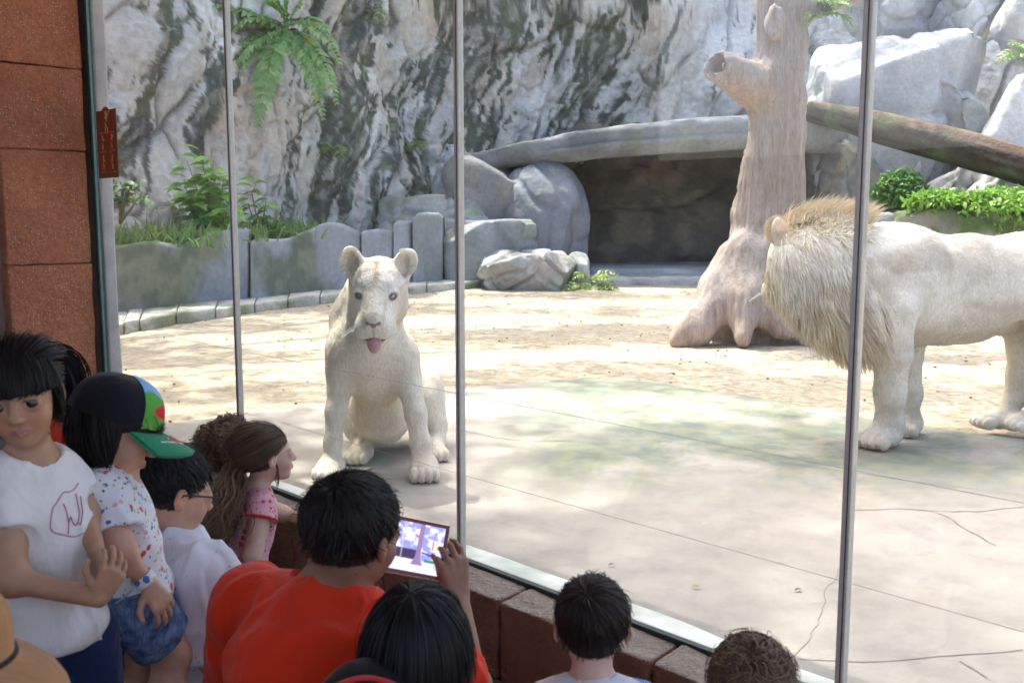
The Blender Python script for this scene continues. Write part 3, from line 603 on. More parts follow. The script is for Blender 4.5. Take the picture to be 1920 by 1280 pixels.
# ================================================================ leaves
def leaf_mat(name, rough=.4, trans=.42):
    t = NT(name); n = t.noise(9, 3); c = t.mix(1.0, t.attr(), t.ramp(n, [(.3, .75), (.7, 1.2)]), 'MULTIPLY'); t.set(Base_Color=c, Roughness=rough)
    tr = t.node('ShaderNodeBsdfTranslucent'); t.l.new(c, tr.inputs[0]); mx = t.node('ShaderNodeMixShader'); mx.inputs[0].default_value = trans
    out = t.n['Material Output']; t.l.new(t.b.outputs[0], mx.inputs[1]); t.l.new(tr.outputs[0], mx.inputs[2]); t.l.new(mx.outputs[0], out.inputs[0]); return t.m
M_leaf = leaf_mat('leaf'); M_stem = plain('green_stem', (.16, .17, .06), .6, .2, 30, .1)
def leaf_shape(n=5):                        # unit leaf: base at 0, tip at +Y 1, folded along its midrib
    vs = []; 
    for i in range(n + 1):
        t = i / n; w = .24 * math.sin(math.pi * t ** .8) * (1 - .25 * t) + (.004 if i in (0, n) else 0); z = .10 * math.sin(t * 2.6) - .12 * t * t
        vs += [(-w, t, z + .35 * w), (0, t, z), (w, t, z + .35 * w)]
    fs = []
    for i in range(n): a = i * 3; fs += [(a, a + 1, a + 4, a + 3), (a + 1, a + 2, a + 5, a + 4)]
    return np.array(vs), np.array(fs)
LV, LF = leaf_shape()
def leaf_cloud(pos, dirs, ups, size, cols, name, mat, parent=None):   # many leaves joined into one mesh
    y = vn(dirs); x = vn(np.cross(y, ups)); z = np.cross(x, y); n = len(pos)
    P = pos[:, None, :] + size[:, None, None] * (LV[None, :, :1] * x[:, None] + LV[None, :, 1:2] * y[:, None] + LV[None, :, 2:] * z[:, None])
    f = (np.arange(n) * len(LV))[:, None, None] + LF[None]; c = np.repeat(cols, len(LV), axis=0)
    return link(name, fastmesh(name, P.reshape(-1, 3), f.reshape(-1, 4), True, c), mat, parent)
def gcol(n, rng, a=(.10, .22, .045), b=(.20, .34, .08), y=.0):
    t = rng.random(n)[:, None]; c = np.array(a) * (1 - t) + np.array(b) * t
    if y: k = rng.random(n) < y; c[k] = np.array([.45, .42, .06])
    return c
# ---------------------------------------------------------------- ferns
def frond_mesh(base, d0, length, droop, nleaf, lw, rng, a, b):
    pts = [np.array(base)]; d = nrm(d0); step = length / 14
    for i in range(14): d = nrm(d + V(0, 0, -droop * (.4 + i / 14.0)) + rng.normal(size=3) * .03); pts.append(pts[-1] + d * step)
    pts = np.array(pts); T = vn(np.gradient(pts, axis=0)); side = vn(np.cross(T, V(0, -.55, 1.0))); upv = np.cross(side, T)
    ts = np.linspace(.08, .98, nleaf); pos = []; dr = []; up = []; sz = []
    for t in ts:
        i = t * 14; k = min(int(i), 13); p = pts[k] + (pts[k + 1] - pts[k]) * (i - k)
        for sg in (-1, 1): pos.append(p); dr.append(side[k] * sg + T[k] * (.55 + .35 * t) + rng.normal(size=3) * .10 - V(0, 0, .22)); up.append(upv[k] + rng.normal(size=3) * .18); sz.append(lw * (math.sin(math.pi * (.12 + .84 * t) ** .8) * .85 + .15) * rng.uniform(.85, 1.15))
    return pts, np.array(pos), np.array(dr), np.array(up), np.array(sz)
def fern(label, base, fronds, rng, a, b, group='ferns on the cliff', yel=.03):
    th = thing('fern', base, label, 'fern', group)
    for (d0, L, dp, nl, lw) in fronds:
        pts, pos, dr, up, sz = frond_mesh(base + rng.normal(size=3) * .05, d0, L, dp, nl, lw, rng, a, b)
        o = leaf_cloud(pos, dr, up, sz, gcol(len(pos), rng, a, b, yel), 'frond', M_leaf, th)
        MB().tube(pts, [.008 * (1 - .8 * i / len(pts)) for i in range(len(pts))], 5).build('stalk', M_stem, o)
    return th
rg = np.random.default_rng(3)
fb = on_cliff(560, 75) + V(0, -.75, .05)
fr = []
for x, y, L, lw in [(495, 225, 1.25, .26), (450, 165, 1.15, .24), (390, 60, 1.25, .2), (345, 35, 1.5, .2), (420, 110, 1.2, .22), (440, 30, 1.0, .22), (590, 170, 1.05, .2), (640, 180, 1.25, .18), (665, 115, 1.15, .18), (620, 60, .9, .18), (480, -20, 1.0, .2), (550, -60, 1.0, .2), (640, -30, 1.1, .2), (510, 130, 1.0, .24), (600, 220, 1.3, .18), (430, 200, 1.2, .2)]:
    tgt = at(x, y, fb[1] - .35); d = tgt - fb; fr.append((nrm(nrm(d) + V(0, -.25, .55)), np.linalg.norm(d) * 1.15 + .15, .13, 23, lw * 1.2))
fern('large fern with long drooping fronds hanging on the cliff above the left steel post', fb, fr, rg, (.20, .40, .13), (.42, .62, .26))
MB().tube([fb + V(.12, .05, -.05), fb + V(.2, -.06, -.25), fb + V(.25, -.02, -.42)], [.10, .17, .07], 9).build('root_ball', plain('fern_root', (.16, .09, .05), .95, .4, 25, .9, bd=.03), [o for o in COL.objects if o.get('category') == 'fern'][0], smooth=True)
for (x, y, sc_, lab) in [(1105, 505, .5, 'small bright fern at the right side of the flat topped boulder'), (628, 285, .35, 'tuft of fern growing from a cliff crack above the lioness'), (700, 35, .35, 'small fern tuft on the dark mossy cliff near the top'), (778, 275, .35, 'pale green fern tuft on the cliff left of the den roof'), (1545, 22, .3, 'small fern sprig on the trunk limb at the top'), (1905, 60, .5, 'yellow green fern tuft at the top right corner')]:
    if y == 505: b0 = gr(1100, 540) + V(.05, -.15, .05)
    elif x == 1545: b0 = at(1548, 20, 9.5)
    elif x == 1905: b0 = at(1915, 100, 15.6)
    else: b0 = on_cliff(x, y) + V(0, -.08, 0)
    frs = [(V(math.cos(a), -.5 + .4 * math.sin(a * 3), .55 + .3 * math.sin(a * 2)), sc_ * rg.uniform(.8, 1.3), .16, 9, sc_ * .28) for a in np.linspace(0, 6.0, 8)]
    fern(lab, b0, frs, rg, (.14, .24, .05), (.28, .42, .10))
# ---------------------------------------------------------------- broad-leaved shrub behind the low wall: every leaf its own part
def shrub(label, base, tips, nper, size, rng, a, b, singles=True, yel=.02):
    th = thing('leafy_shrub', base, label, 'shrub', 'leafy shrubs at the cliff foot'); P_, D_, U_, S_ = [], [], [], []
    for tp in tips:
        mid = (base + tp) / 2 + V(0, 0, .12) + rng.normal(size=3) * .05; pts = [base + (mid - base) * t * 2 if t < .5 else mid + (tp - mid) * (t * 2 - 1) for t in np.linspace(0, 1, 9)]
        MB().tube(pts, [.014 * (1 - .75 * i / 9) for i in range(9)], 5).build('stem', M_stem, th, smooth=True)
        for k in range(nper):
            t = .35 + .65 * (k + 1) / nper; q = pts[min(8, int(t * 8))] + rng.normal(size=3) * .02; sg = 1 if k % 2 else -1
            P_.append(q); D_.append(nrm(V(sg * rng.uniform(.4, 1), -rng.uniform(.2, .9), rng.uniform(-.5, .25)))); U_.append(V(0, -.3, 1) + rng.normal(size=3) * .25); S_.append(size * rng.uniform(.7, 1.2))
    P_, D_, U_, S_ = map(np.array, (P_, D_, U_, S_))
    if not singles: leaf_cloud(P_, D_, U_, S_, gcol(len(P_), rng, a, b, yel), 'foliage', M_leaf, th); return th
    shades = [fastmesh('leaf', LV, LF, True, np.tile(c, (len(LV), 1))) for c in np.vstack([gcol(6, rng, a, b), [[.42, .40, .06]]])]
    for me in shades: me.materials.append(M_leaf)
    for i in range(len(P_)):
        o = bpy.data.objects.new('leaf', shades[6 if rng.random() < yel else int(rng.integers(6))]); COL.objects.link(o); o.parent = th
        y = nrm(D_[i]); x = nrm(np.cross(y, U_[i])); z = np.cross(x, y); M4 = Matrix([[*(S_[i] * c for c in (x[k], y[k], z[k])), P_[i][k] - base[k]] for k in range(3)] + [[0, 0, 0, 1]]); o.matrix_local = M4
    return th
YB = 13.3
b0 = at(405, 470, YB)
shrub('broad leaved green shrub on the cliff foot, behind the wavy wall and left steel post', b0, [at(x, y, YB - rg.uniform(0, .4)) for x, y in [(350, 300), (375, 285), (400, 300), (345, 335), (380, 345), (420, 330), (360, 375), (400, 385), (440, 345), (380, 415), (430, 390), (350, 360), (410, 430), (365, 440)]], 15, .28, rg, (.18, .38, .06), (.33, .56, .13))
b0 = at(490, 450, YB + 1.0)
shrub('sparser yellowing shrub right of the left steel post behind the humped wall', b0, [at(x, y, YB + .8) for x, y in [(480, 345), (500, 370), (465, 380), (495, 410), (520, 425), (470, 420), (540, 435)]], 9, .22, rg, (.12, .26, .05), (.22, .40, .09), True, .05)
b0 = at(225, 420, 12.0)
shrub('pale leaved shrub beside the grey pilaster at the cliff foot', b0, [at(x, y, 11.9) for x, y in [(225, 340), (250, 345), (268, 360), (215, 365), (245, 380), (262, 340)]], 9, .2, rg, (.16, .30, .12), (.36, .48, .26), True)
def hedge(label, boxes, n, size, rng, a, b, name='hedge', cat='hedge', group=None):
    th = thing(name, (boxes[0][0] + boxes[0][1]) / 2, label, cat, group); P_ = []
    for lo_, hi_ in boxes:
        c = (lo_ + hi_) / 2; r = (hi_ - lo_) / 2; d = vn(rng.normal(size=(n, 3))); d[:, 2] = np.abs(d[:, 2]) * np.where(rng.random(n) < .75, 1, -1); P_.append(c + d * r * (rng.uniform(.55, 1.05, (n, 1)) + .25 * fbm(d * 2.2, 2, 3)[:, None]))
    P_ = np.concatenate(P_); N_ = len(P_); D_ = rng.normal(size=(N_, 3)) + V(0, -.5, .1); U_ = V(0, -.5, 1) + rng.normal(size=(N_, 3)) * .5
    o = leaf_cloud(P_, D_, U_, size * rng.uniform(.6, 1.3, N_), gcol(N_, rng, a, b), 'foliage', M_leaf, th)
    st = MB()
    for lo_, hi_ in boxes:
        for k in range(6): q = lo_ + (hi_ - lo_) * rng.random(3); st.tube([V(q[0], q[1], lo_[2] - .3), q], [.012, .006], 5)
    st.build('stems', M_stem, th); return th
hedge('dense green bush against the right end of the den', [(at(1648, 405, 16.0), at(1725, 325, 16.5))], 1500, .13, rg, (.10, .25, .06), (.22, .40, .12), 'bush', 'bush', 'bushes under the log')
hedge('long bright green hedge under the log at the right edge', [(at(1720, 402, 15.0), at(1800, 362, 15.6)), (at(1790, 440, 14.7), at(1960, 355, 15.6)), (at(1900, 445, 14.6), at(2080, 350, 15.6))], 1500, .12, rg, (.14, .30, .04), (.30, .50, .09))
# grass tufts behind the low wall
def tuft(px, py, Y, n, h, rng, spread):
    b = at(px, py, Y); r = b + rng.normal(size=(n, 3)) * np.array([spread, .15, .0]); t = np.linspace(0, 1, 5); d = rng.normal(size=(n, 3)) * .45 + V(0, -.2, 1); d = vn(d)
    L = h * rng.uniform(.5, 1.2, n); Pp = r[:, None] + d[:, None] * (t[None, :, None] * L[:, None, None]) + V(0, 0, -1) * (.45 * t ** 2)[None, :, None] * L[:, None, None] * rng.random(n)[:, None, None]
    side = vn(np.cross(d, V(0, 1, 0))); return Pp, side
Ps, Sd = [], []
for (x, y, Y, n, h, sp) in [(285, 462, 12.2, 240, .4, .35), (330, 465, 12.6, 200, .4, .25), (440, 452, 13.4, 150, .4, .25), (530, 448, 14.6, 150, .4, .25), (580, 440, 15, 80, .35, .2), (235, 465, 11.8, 100, .4, .15), (500, 448, 14.2, 120, .35, .3)]:
    a_, b_ = tuft(x, y, Y, n, h, rg, sp); Ps.append(a_); Sd.append(b_)
Ps = np.concatenate(Ps); Sd = np.concatenate(Sd)
tag(ribbons('grass', Ps, np.array([.022, .020, .016, .010, .001])[None], Sd, gcol(len(Ps), rg, (.12, .24, .06), (.26, .40, .13)), M_leaf), 'long green grass behind the low concrete walls', 'grass', kind='stuff')
# ---------------------------------------------------------------- shade trees overhead (they throw the dapples; their crowns stand above the frame)
M_bark = plain('bark', (.16, .12, .09), .9, .3, 12, .6, bd=.02)
def shade_tree(label, foot, blobs, n, leaf, seed, thr=-.12):
    rng = np.random.default_rng(seed); th = thing('shade_tree', foot, label, 'tree', 'shade trees round the enclosure'); top = np.mean([b[0] for b in blobs], axis=0)
    knee = V(foot[0], foot[1], top[2] - 1.2); m = MB(); m.tube([foot, foot + (knee - foot) * .5 + V(.1, .1, 0), knee], [.24, .19, .15], 10)
    for c, r in blobs: m.tube([knee, (knee + c) / 2 + V(0, 0, .3), c], [.10, .06, .03], 7)
    m.build('trunk', M_bark, th, smooth=True); P_ = []
    for c, r in blobs:
        k = int(n * r[0] * r[1]); d = vn(rng.normal(size=(k, 3))) * rng.random((k, 1)) ** .4; cl = c + d * r; P_.append(cl)
    P_ = np.concatenate(P_); keep = fbm(P_ * .9, 3, seed) + .35 * fbm(P_ * 2.6, 2, seed + 1) > thr; P_ = P_[keep]; N_ = len(P_); D_ = rng.normal(size=(N_, 3)) - V(0, 0, .2); U_ = V(0, 0, 1) + rng.normal(size=(N_, 3)) * .6
    leaf_cloud(P_, D_, U_, leaf * rng.uniform(.7, 1.3, N_), gcol(N_, rng, (.05, .10, .025), (.10, .18, .05)), 'crown', M_leaf, th)
def sunward(x, y, h): return V(x, y, 0) + np.array(sdir[:]) * (h / sdir[2])
shade_tree('tall shade tree whose crown spreads over the lions from the right', V(9.5, 6.0, 0), [(sunward(x, y, h), V(a, b, .8)) for x, y, h, a, b in [(1.9, 5.3, 19, 1.4, .9), (3.6, 5.2, 19.5, 1.6, 1.0), (.2, 4.9, 19, 1.3, .9), (2.2, 3.6, 20, 1.7, 1.1), (.6, 3.4, 20.5, 1.4, .9), (3.6, 2.6, 20, 1.4, 1.0), (1.3, 4.3, 21, 1.4, .7), (3.8, 8.4, 14, 1.8, 1.1), (1.0, 7.4, 14, 1.7, .8), (1.6, 2.2, 20, 1.2, .8), (2.6, 6.6, 14.6, 1.6, .6), (5.5, 6.5, 14, 1.5, 1.5)]], 520, .22, 61, -.26)
shade_tree('tall shade tree standing on the cliff top at the left', V(-11, 11.0, 2), [(sunward(x, y, h), V(a, b, .8)) for x, y, h, a, b in [(-1.2, 5.2, 13, 1.2, .8), (-1.6, 6.9, 13.0, 1.6, .8), (-3.6, 8.6, 13.5, 1.8, 1.0), (-.5, 9.6, 13.5, 2.0, .8), (-5.5, 11.5, 14, 1.8, 1.3), (-2.2, 12.8, 14.5, 2.2, 1.0), (1.8, 12.5, 14.5, 2.0, 1.0), (-4.2, 6.2, 13, 1.3, .8), (1.5, 15.0, 14, 2.4, .8), (1.2, 10.2, 14, 1.8, .9), (-2.8, 10.8, 14, 1.6, .7), (4.5, 11.0, 14, 1.8, 1.2)]], 480, .24, 62, -.22)
shade_tree('tall shade tree standing behind the den on the cliff top', V(3.0, 24.0, 2), [(sunward(x, y, h), V(a, b, .8)) for x, y, h, a, b in [(2.5, 17.5, 13, 2.4, 1.2), (5.5, 16.5, 13, 2.4, 1.4), (-1.5, 18.0, 13.5, 2.0, 1.3), (8.5, 16.5, 13.5, 2.2, 1.6), (6, 12.0, 13, 2.2, 1.2)]], 290, .26, 63)
# ================================================================ white lions
def fur_mat():
    t = NT('white_fur'); v = t.vec((1, 1, .16)); a = t.noise(190, 4, .65, v); b = t.noise(9, 5, .6); c_ = t.noise(70, 4, .6, t.vec((1, 1, .3)))
    c = t.mix(1.0, t.attr(), t.ramp(a, [(.3, .88), (.6, 1.10)]), 'MULTIPLY'); c = t.mix(1.0, c, t.ramp(b, [(.35, (.93, .90, .85)), (.6, (1.08, 1.08, 1.08))]), 'MULTIPLY'); t.set(Base_Color=t.mix(1.0, c, t.ramp(c_, [(.3, .94), (.6, 1.05)]), 'MULTIPLY'), Roughness=.9); t.b.inputs['Specular IOR Level'].default_value = .1
    t.bump(b, .5, .03).bump(c_, .5, .008).bump(a, .6, .004); return t.m
M_fur = fur_mat(); M_strand = vcol('fur_strand', .75, .2, .12, 20, 0)
M_nose = plain('nose_leather', (.30, .18, .155), .45, .15, 120, .3, bd=.001); M_tongue = plain('tongue', (.46, .25, .27), .35, .15, 90, .4, bd=.002); M_mouth = plain('mouth_lining', (.09, .03, .03), .5, .2, 60, 0); M_claw = plain('claw', (.30, .25, .2), .4, .2, 30, 0)
def eye_mat(name, iris, pup=.42, ir=.78, white=(.75, .73, .70)):
    t = NT(name); sp = t.node('ShaderNodeSeparateXYZ'); t.l.new(t.tc.outputs['Object'], sp.inputs[0])
    r = t.math('SQRT', t.math('ADD', t.math('POWER', sp.outputs[0], 2.0), t.math('POWER', sp.outputs[2], 2.0)))
    c = t.ramp(r, [(0, (.004, .004, .004)), (pup, (.004, .004, .004)), (pup + .05, iris), (ir - .08, tuple(np.array(iris) * .8)), (ir, tuple(np.array(iris) * .25)), (ir + .07, white)]); t.set(Base_Color=c, Roughness=.06); t.b.inputs['Coat Weight'].default_value = .6; return t.m
def eyeball(parent, c, f, u, r, mat, name='eye'):          # local +Y is the gaze
    v, fc = ico(4); me = fastmesh(name, v, fc); o = bpy.data.objects.new(name, me); COL.objects.link(o); me.materials.append(mat); o.parent = parent
    y = nrm(f); x = nrm(np.cross(y, u)); z = np.cross(x, y); pl = np.array(parent.location)
    o.matrix_local = Matrix([[*(r * q for q in (x[k], y[k], z[k])), c[k] - pl[k]] for k in range(3)] + [[0, 0, 0, 1]]); return o
class Frame:                                                # head frame: a to its left, b forward, c up
    def __init__(s, c, f, u=(0, 0, 1), k=1.0):
        s.c = np.asarray(c, float); s.f = nrm(f); s.l = nrm(np.cross(u, s.f)); s.u = np.cross(s.f, s.l); s.k = k; s.M = np.stack([s.l, s.f, s.u], 1)
    def __call__(s, a, b, c): return s.c + s.k * (s.M @ V(a, b, c))
    def loc(s, p): return (np.asarray(p) - s.c) @ s.M / s.k
def rotm(fr, ax, deg): return fr.M @ np.array(Matrix.Rotation(R(deg), 3, ax))
def lion_head(s, H, es=1.0):
    k = H.k
    s.ell(H(0, -.01, .035), V(.120, .135, .108) * k, H.M, .05 * k)
    for g in (-1, 1):
        s.ell(H(g * .066, .03, -.050), V(.066, .090, .088) * k, H.M, .05 * k); s.ell(H(g * .046, .085, .068), V(.032, .03, .022) * k, H.M, .03 * k)
        s.ell(H(g * .042, .20, -.088), V(.047, .056, .047) * k, H.M, .02 * k)
        s.ell(H(g * .066, .125, .026), V(.030, .026, .022) * k, H.M, .02 * k, True); s.ell(H(g * .066, .104, .029), V(.0265, .0265, .025) * k, H.M, .016 * k); Ms = H.M @ np.array(Matrix.Rotation(R(-g * 12), 3, 'Y')); s.ell(H(g * .066, .130, .027), V(.0240, .02, .0160) * k, Ms, .004 * k, True)
        E = Frame(H(g * .116, -.042, .114), H.M @ V(g * .45, .85, .15), H.M @ V(g * .42, -.15, .9), k)
        s.cone(H(g * .085, -.040, .055), H(g * .106, -.042, .095), .048 * k, .044 * k, .035 * k)
        s.ell(E(0, 0, 0), V(.056, .028, .068) * k * es, E.M, .02 * k); s.ell(E(0, .026 * es, -.006), V(.044, .026, .055) * k * es, E.M, .012 * k, True)
    s.cone(H(0, .06, -.02), H(0, .185, -.062), .092 * k, .074 * k, .04 * k); s.cone(H(0, .07, .055), H(0, .225, -.018), .052 * k, .042 * k, .03 * k)
    s.ell(H(0, .165, -.158), V(.056, .055, .034) * k, H.M, .03 * k); s.cone(H(0, .05, -.09), H(0, .15, -.135), .06 * k, .04 * k, .03 * k)
    s.ell(H(0, .235, -.134), V(.058, .065, .017) * k, H.M, .010 * k, True)
def lion_face(parent, H, gaze, iris, open_=True):
    k = H.k; em = eye_mat('lion_eye', iris, .20, .66, (.10, .07, .06))
    for g in (-1, 1): eyeball(parent, H(g * .066, .1045, .029), gaze, H.u, .0225 * k, em)
    s = SDF(); s.ell(H(0, .255, -.034), V(.032, .018, .016) * k, H.M, .01); s.cone(H(-.022, .255, -.026), H(.022, .255, -.026), .011 * k, None, .01); s.cone(H(0, .262, -.045), H(0, .252, -.075), .007 * k, .004 * k, .01)
    for g in (-1, 1): s.ell(H(g * .018, .274, -.040), V(.006, .008, .005) * k, H.M, .004, True)
    v, f = s.mesh(.003 * k); link('nose', fastmesh('nose', v, f), M_nose, parent)
    s = SDF(); s.chain([H(0, .14, -.120), H(0, .215, -.128), H(0, .246, -.142), H(0, .252, -.158)], np.array([.026, .031, .030, .022]) * k, .01)
    v, f = s.mesh(.004 * k); L = H.loc(v); v2 = v - np.outer((L[:, 2] - np.interp(L[:, 1], [.14, .215, .25], [-.12, -.128, -.15])) * .45 * k * (L[:, 1] < .24), H.u)
    if open_: link('tongue', fastmesh('tongue', v2, f), M_tongue, parent)
    s = SDF(); s.ell(H(0, .185, -.132), V(.052, .055, .018) * k, H.M, .01); v, f = s.mesh(.005 * k); link('mouth', fastmesh('mouth', v, f), M_mouth, parent)
    m = MB(); rg_ = np.random.default_rng(5)
    for g in (-1, 1):
        for i in range(6):
            a = H(g * .066, .225 - .01 * (i % 3), -.075 - .009 * (i // 3)); d = nrm(H.M @ V(g * 1.0, .1 + .2 * rg_.random(), -.15 - .15 * rg_.random())); m.tube([a, a + d * .04 * k, a + d * .08 * k - V(0, 0, .02)], [.0008, .0006, .0003], 4)
    w = m.build('whiskers', M_strand_w, parent)
M_strand_w = plain('whisker', (.85, .83, .8), .4, .05, 10, 0)
def paw(s, c, fw, k=1.0, toes=True):                        # c: centre of the paw on the ground
    fw = nrm(fw); sd = V(-fw[1], fw[0], 0); Mx = np.stack([sd, fw, V(0, 0, 1)], 1)
    s.ell(c + V(0, 0, .042 * k), V(.062, .082, .045) * k, Mx, .03)
    for i, a in enumerate((-1.5, -.5, .5, 1.5)):
        q = c + sd * a * .031 * k + fw * (.072 - .008 * abs(a)) * k; s.ell(q + V(0, 0, .032 * k), V(.0205, .038, .032) * k, Mx, .007)
def claws(parent, c, fw, k): 
    fw = nrm(fw); sd = V(-fw[1], fw[0], 0)
    for i, a in enumerate((-1.5, -.5, .5, 1.5)):
        q = c + sd * a * .031 * k + fw * (.104 - .008 * abs(a)) * k + V(0, 0, .022 * k); MB().tube([q, q + fw * .012 * k - V(0, 0, .008 * k)], [.0035, .001], 5).build('claw', M_claw, parent)
def fur_coat(name, v, f, n, L, w, flow, colf, parent, mask=None, seed=1, lift=.22):
    rng = np.random.default_rng(seed); p, nn_ = sample_surface(v, f, n, rng, mask); d = flow(p, nn_); d = d - nn_ * (d * nn_).sum(1, keepdims=True); d = vn(vn(d) + nn_ * lift + rng.normal(size=p.shape) * .25)
    L_ = L * rng.uniform(.6, 1.3, n); t = np.linspace(0, 1, 3); P_ = p[:, None] + d[:, None] * t[None, :, None] * L_[:, None, None] - nn_[:, None] * (t ** 2)[None, :, None] * (lift * .6 * L_)[:, None, None]
    side = vn(np.cross(d, nn_)); return ribbons(name, P_, np.array([w, w * .8, w * .1])[None], side, colf(p) * rng.uniform(.9, 1.08, (n, 1)), M_strand, parent)
# ---------------------------------------------------------------- seated lioness
A = lambda x, y, Y: at(x, y, Y)
def ground(px, Y, py=900): p = at(px, py, Y); p[2] = AZ; return p
lioness = thing('lioness', ground(700, 4.6), 'white lioness sitting behind the glass, tongue out, looking at the visitors', 'lioness')
s = SDF()
s.ell(A(703, 690, 4.62), (.150, .15, .185), None, .06); s.ell(A(712, 765, 4.78), (.135, .19, .165), None, .05); s.ell(A(722, 792, 4.74), (.105, .12, .095), None, .05)       # chest, belly
s.cone(A(690, 610, 4.72), A(735, 745, 5.02), .155, .17, .08)                                                                                                         # back
s.cone(A(694, 655, 4.56), A(706, 560, 4.47), .165, .115, .06); s.cone(A(668, 600, 4.66), A(690, 545, 4.56), .12, .11, .06)                                            # neck
s.ell(A(647, 668, 4.57), (.085, .13, .15), None, .06); s.ell(A(757, 682, 4.57), (.078, .12, .135), None, .06)                                                          # shoulders
pL, pR = ground(619, 4.36), ground(797, 4.36)
s.chain([A(641, 700, 4.53), A(629, 770, 4.46), A(624, 830, 4.42), A(622, 872, 4.39), pL + V(0, .03, .05)], [.072, .047, .040, .042, .047], .03)
s.chain([A(762, 705, 4.53), A(779, 775, 4.46), A(788, 830, 4.42), A(792, 868, 4.39), pR + V(0, .03, .05)], [.068, .044, .039, .042, .047], .03)
paw(s, pL, V(-.1, -1, 0), 1.02); paw(s, pR, V(.1, -1, 0), 1.02)
s.ell(A(803, 752, 4.98), (.088, .20, .155), None, .04); s.ell(A(815, 790, 4.90), (.055, .10, .09), None, .04); s.ell(A(668, 775, 4.98), (.075, .20, .14), None, .04)    # haunches
hL, hR = ground(676, 4.66), ground(814, 4.72)
s.chain([A(668, 800, 4.9), hL + V(0, .12, .055), hL + V(0, .02, .05)], [.06, .045, .045], .03); paw(s, hL, V(-.25, -1, 0), .95)
s.chain([A(818, 800, 4.95), hR + V(0, .12, .055), hR + V(0, .02, .05)], [.06, .045, .045], .03); paw(s, hR, V(.25, -1, 0), .95)
tp = [A(790, 800, 5.15), ground(850, 5.2) + V(0, 0, .05), ground(880, 5.0) + V(0, 0, .04), ground(865, 4.9) + V(0, 0, .04)]
s.chain([tp[0], tp[0] + V(.05, .1, -.1), tp[0] + V(-.1, .25, -.18), tp[0] + V(-.3, .3, -.2)], [.05, .035, .03, .028], .03)
HL = Frame(A(710, 543, 4.42), V(.03, -1, -.40), (.03, 0, 1), 1.0); lion_head(s, HL)
v, f = s.mesh(.005)
L = HL.loc(v); face = np.exp(-(np.linalg.norm(L - V(0, .08, 0), axis=1) / .2) ** 4)
def lioness_col(p):
    L = HL.loc(p); inh = np.exp(-(np.linalg.norm(L - V(0, .08, 0), axis=1) / .22) ** 4)
    c = mixc((.70, .63, .525), (.80, .745, .655), sstep(-.3, .3, fbm(p * 5, 3, 3))); zz = p[:, 2]
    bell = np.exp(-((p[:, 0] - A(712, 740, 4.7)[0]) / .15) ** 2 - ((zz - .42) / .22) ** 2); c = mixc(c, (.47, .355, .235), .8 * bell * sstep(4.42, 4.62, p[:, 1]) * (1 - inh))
    c = mixc(c, (.78, .75, .69), .8 * inh)
    stripe = np.exp(-((L[:, 0] + .004 + .012 * fbm(p * 30, 2, 4)) / .016) ** 2) * sstep(-.05, .02, L[:, 1]) * sstep(.16, .10, L[:, 1]) * sstep(.0, .03, L[:, 2]); c = mixc(c, (.45, .30, .18), .75 * stripe)
    ck = inh * np.exp(-((np.abs(L[:, 0]) - .115) / .03) ** 2) * (L[:, 2] < .05); c = mixc(c, (.50, .38, .25), .6 * ck)
    er = np.exp(-((np.abs(L[:, 0]) - .115) / .04) ** 2 - ((L[:, 2] - .125) / .05) ** 2) * (L[:, 1] > -.05); c = mixc(c, (.58, .47, .40), .6 * er)
    e1 = sum(np.exp(-(np.linalg.norm((L - V(g * .066, .115, .030)) / V(.0285, .035, .0195), axis=1)) ** 8) for g in (-1, 1)); c = mixc(c, (.085, .06, .05), np.clip(.95 * e1, 0, 1)); tr_ = sum(np.exp(-((L[:, 0] - g * (.046 - .10 * (.03 - L[:, 2]))) / .008) ** 2) for g in (-1, 1)) * (L[:, 2] < .03) * (L[:, 2] > -.06) * (L[:, 1] > .09); c = mixc(c, (.50, .42, .36), .45 * tr_)
    lip = np.exp(-((L[:, 2] + .122 - .010 * np.cos(L[:, 0] * 45)) / .008) ** 2) * (np.abs(L[:, 0]) < .06) * sstep(.15, .20, L[:, 1]); c = mixc(c, (.22, .10, .09), .85 * lip)
    nm_ = np.exp(-((L[:, 0]) / .004) ** 2) * (L[:, 2] < -.05) * (L[:, 2] > -.12) * (L[:, 1] > .2); c = mixc(c, (.25, .15, .13), .6 * nm_)
    toe = (zz < .1) * sstep(.25, .4, fbm(p * 60, 2, 9)); return mixc(c, (.6, .52, .42), .3 * toe)
v = v + normals_of(v, f) * (.004 * fbm(v * 12, 3, 8) + .007 * fbm(v * np.array([7, 7, 3.5]), 2, 28) * (np.linalg.norm(HL.loc(v) - V(0, .06, 0), axis=1) > .2))[:, None]
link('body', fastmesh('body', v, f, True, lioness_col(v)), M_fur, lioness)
lion_face(lioness, HL, HL.M @ V(.03, 1, .40), (.62, .68, .67))
for c_, w_ in ((pL, V(-.1, -1, 0)), (pR, V(.1, -1, 0))): claws(lioness, c_, w_, 1.02)
def fl(p, n):
    L = HL.loc(p); inh = (np.linalg.norm(L - V(0, .08, 0), axis=1) < .24)[:, None]; return np.where(inh, -HL.f + .6 * (p - HL.c), V(0, .15, -1))
fur_coat('short_fur', v, f, 50000, .008, .0016, fl, lioness_col, lioness, lambda p: 1 - 1.0 * np.exp(-(np.linalg.norm(HL.loc(p) - V(0, .07, 0), axis=1) / .21) ** 6), 4)
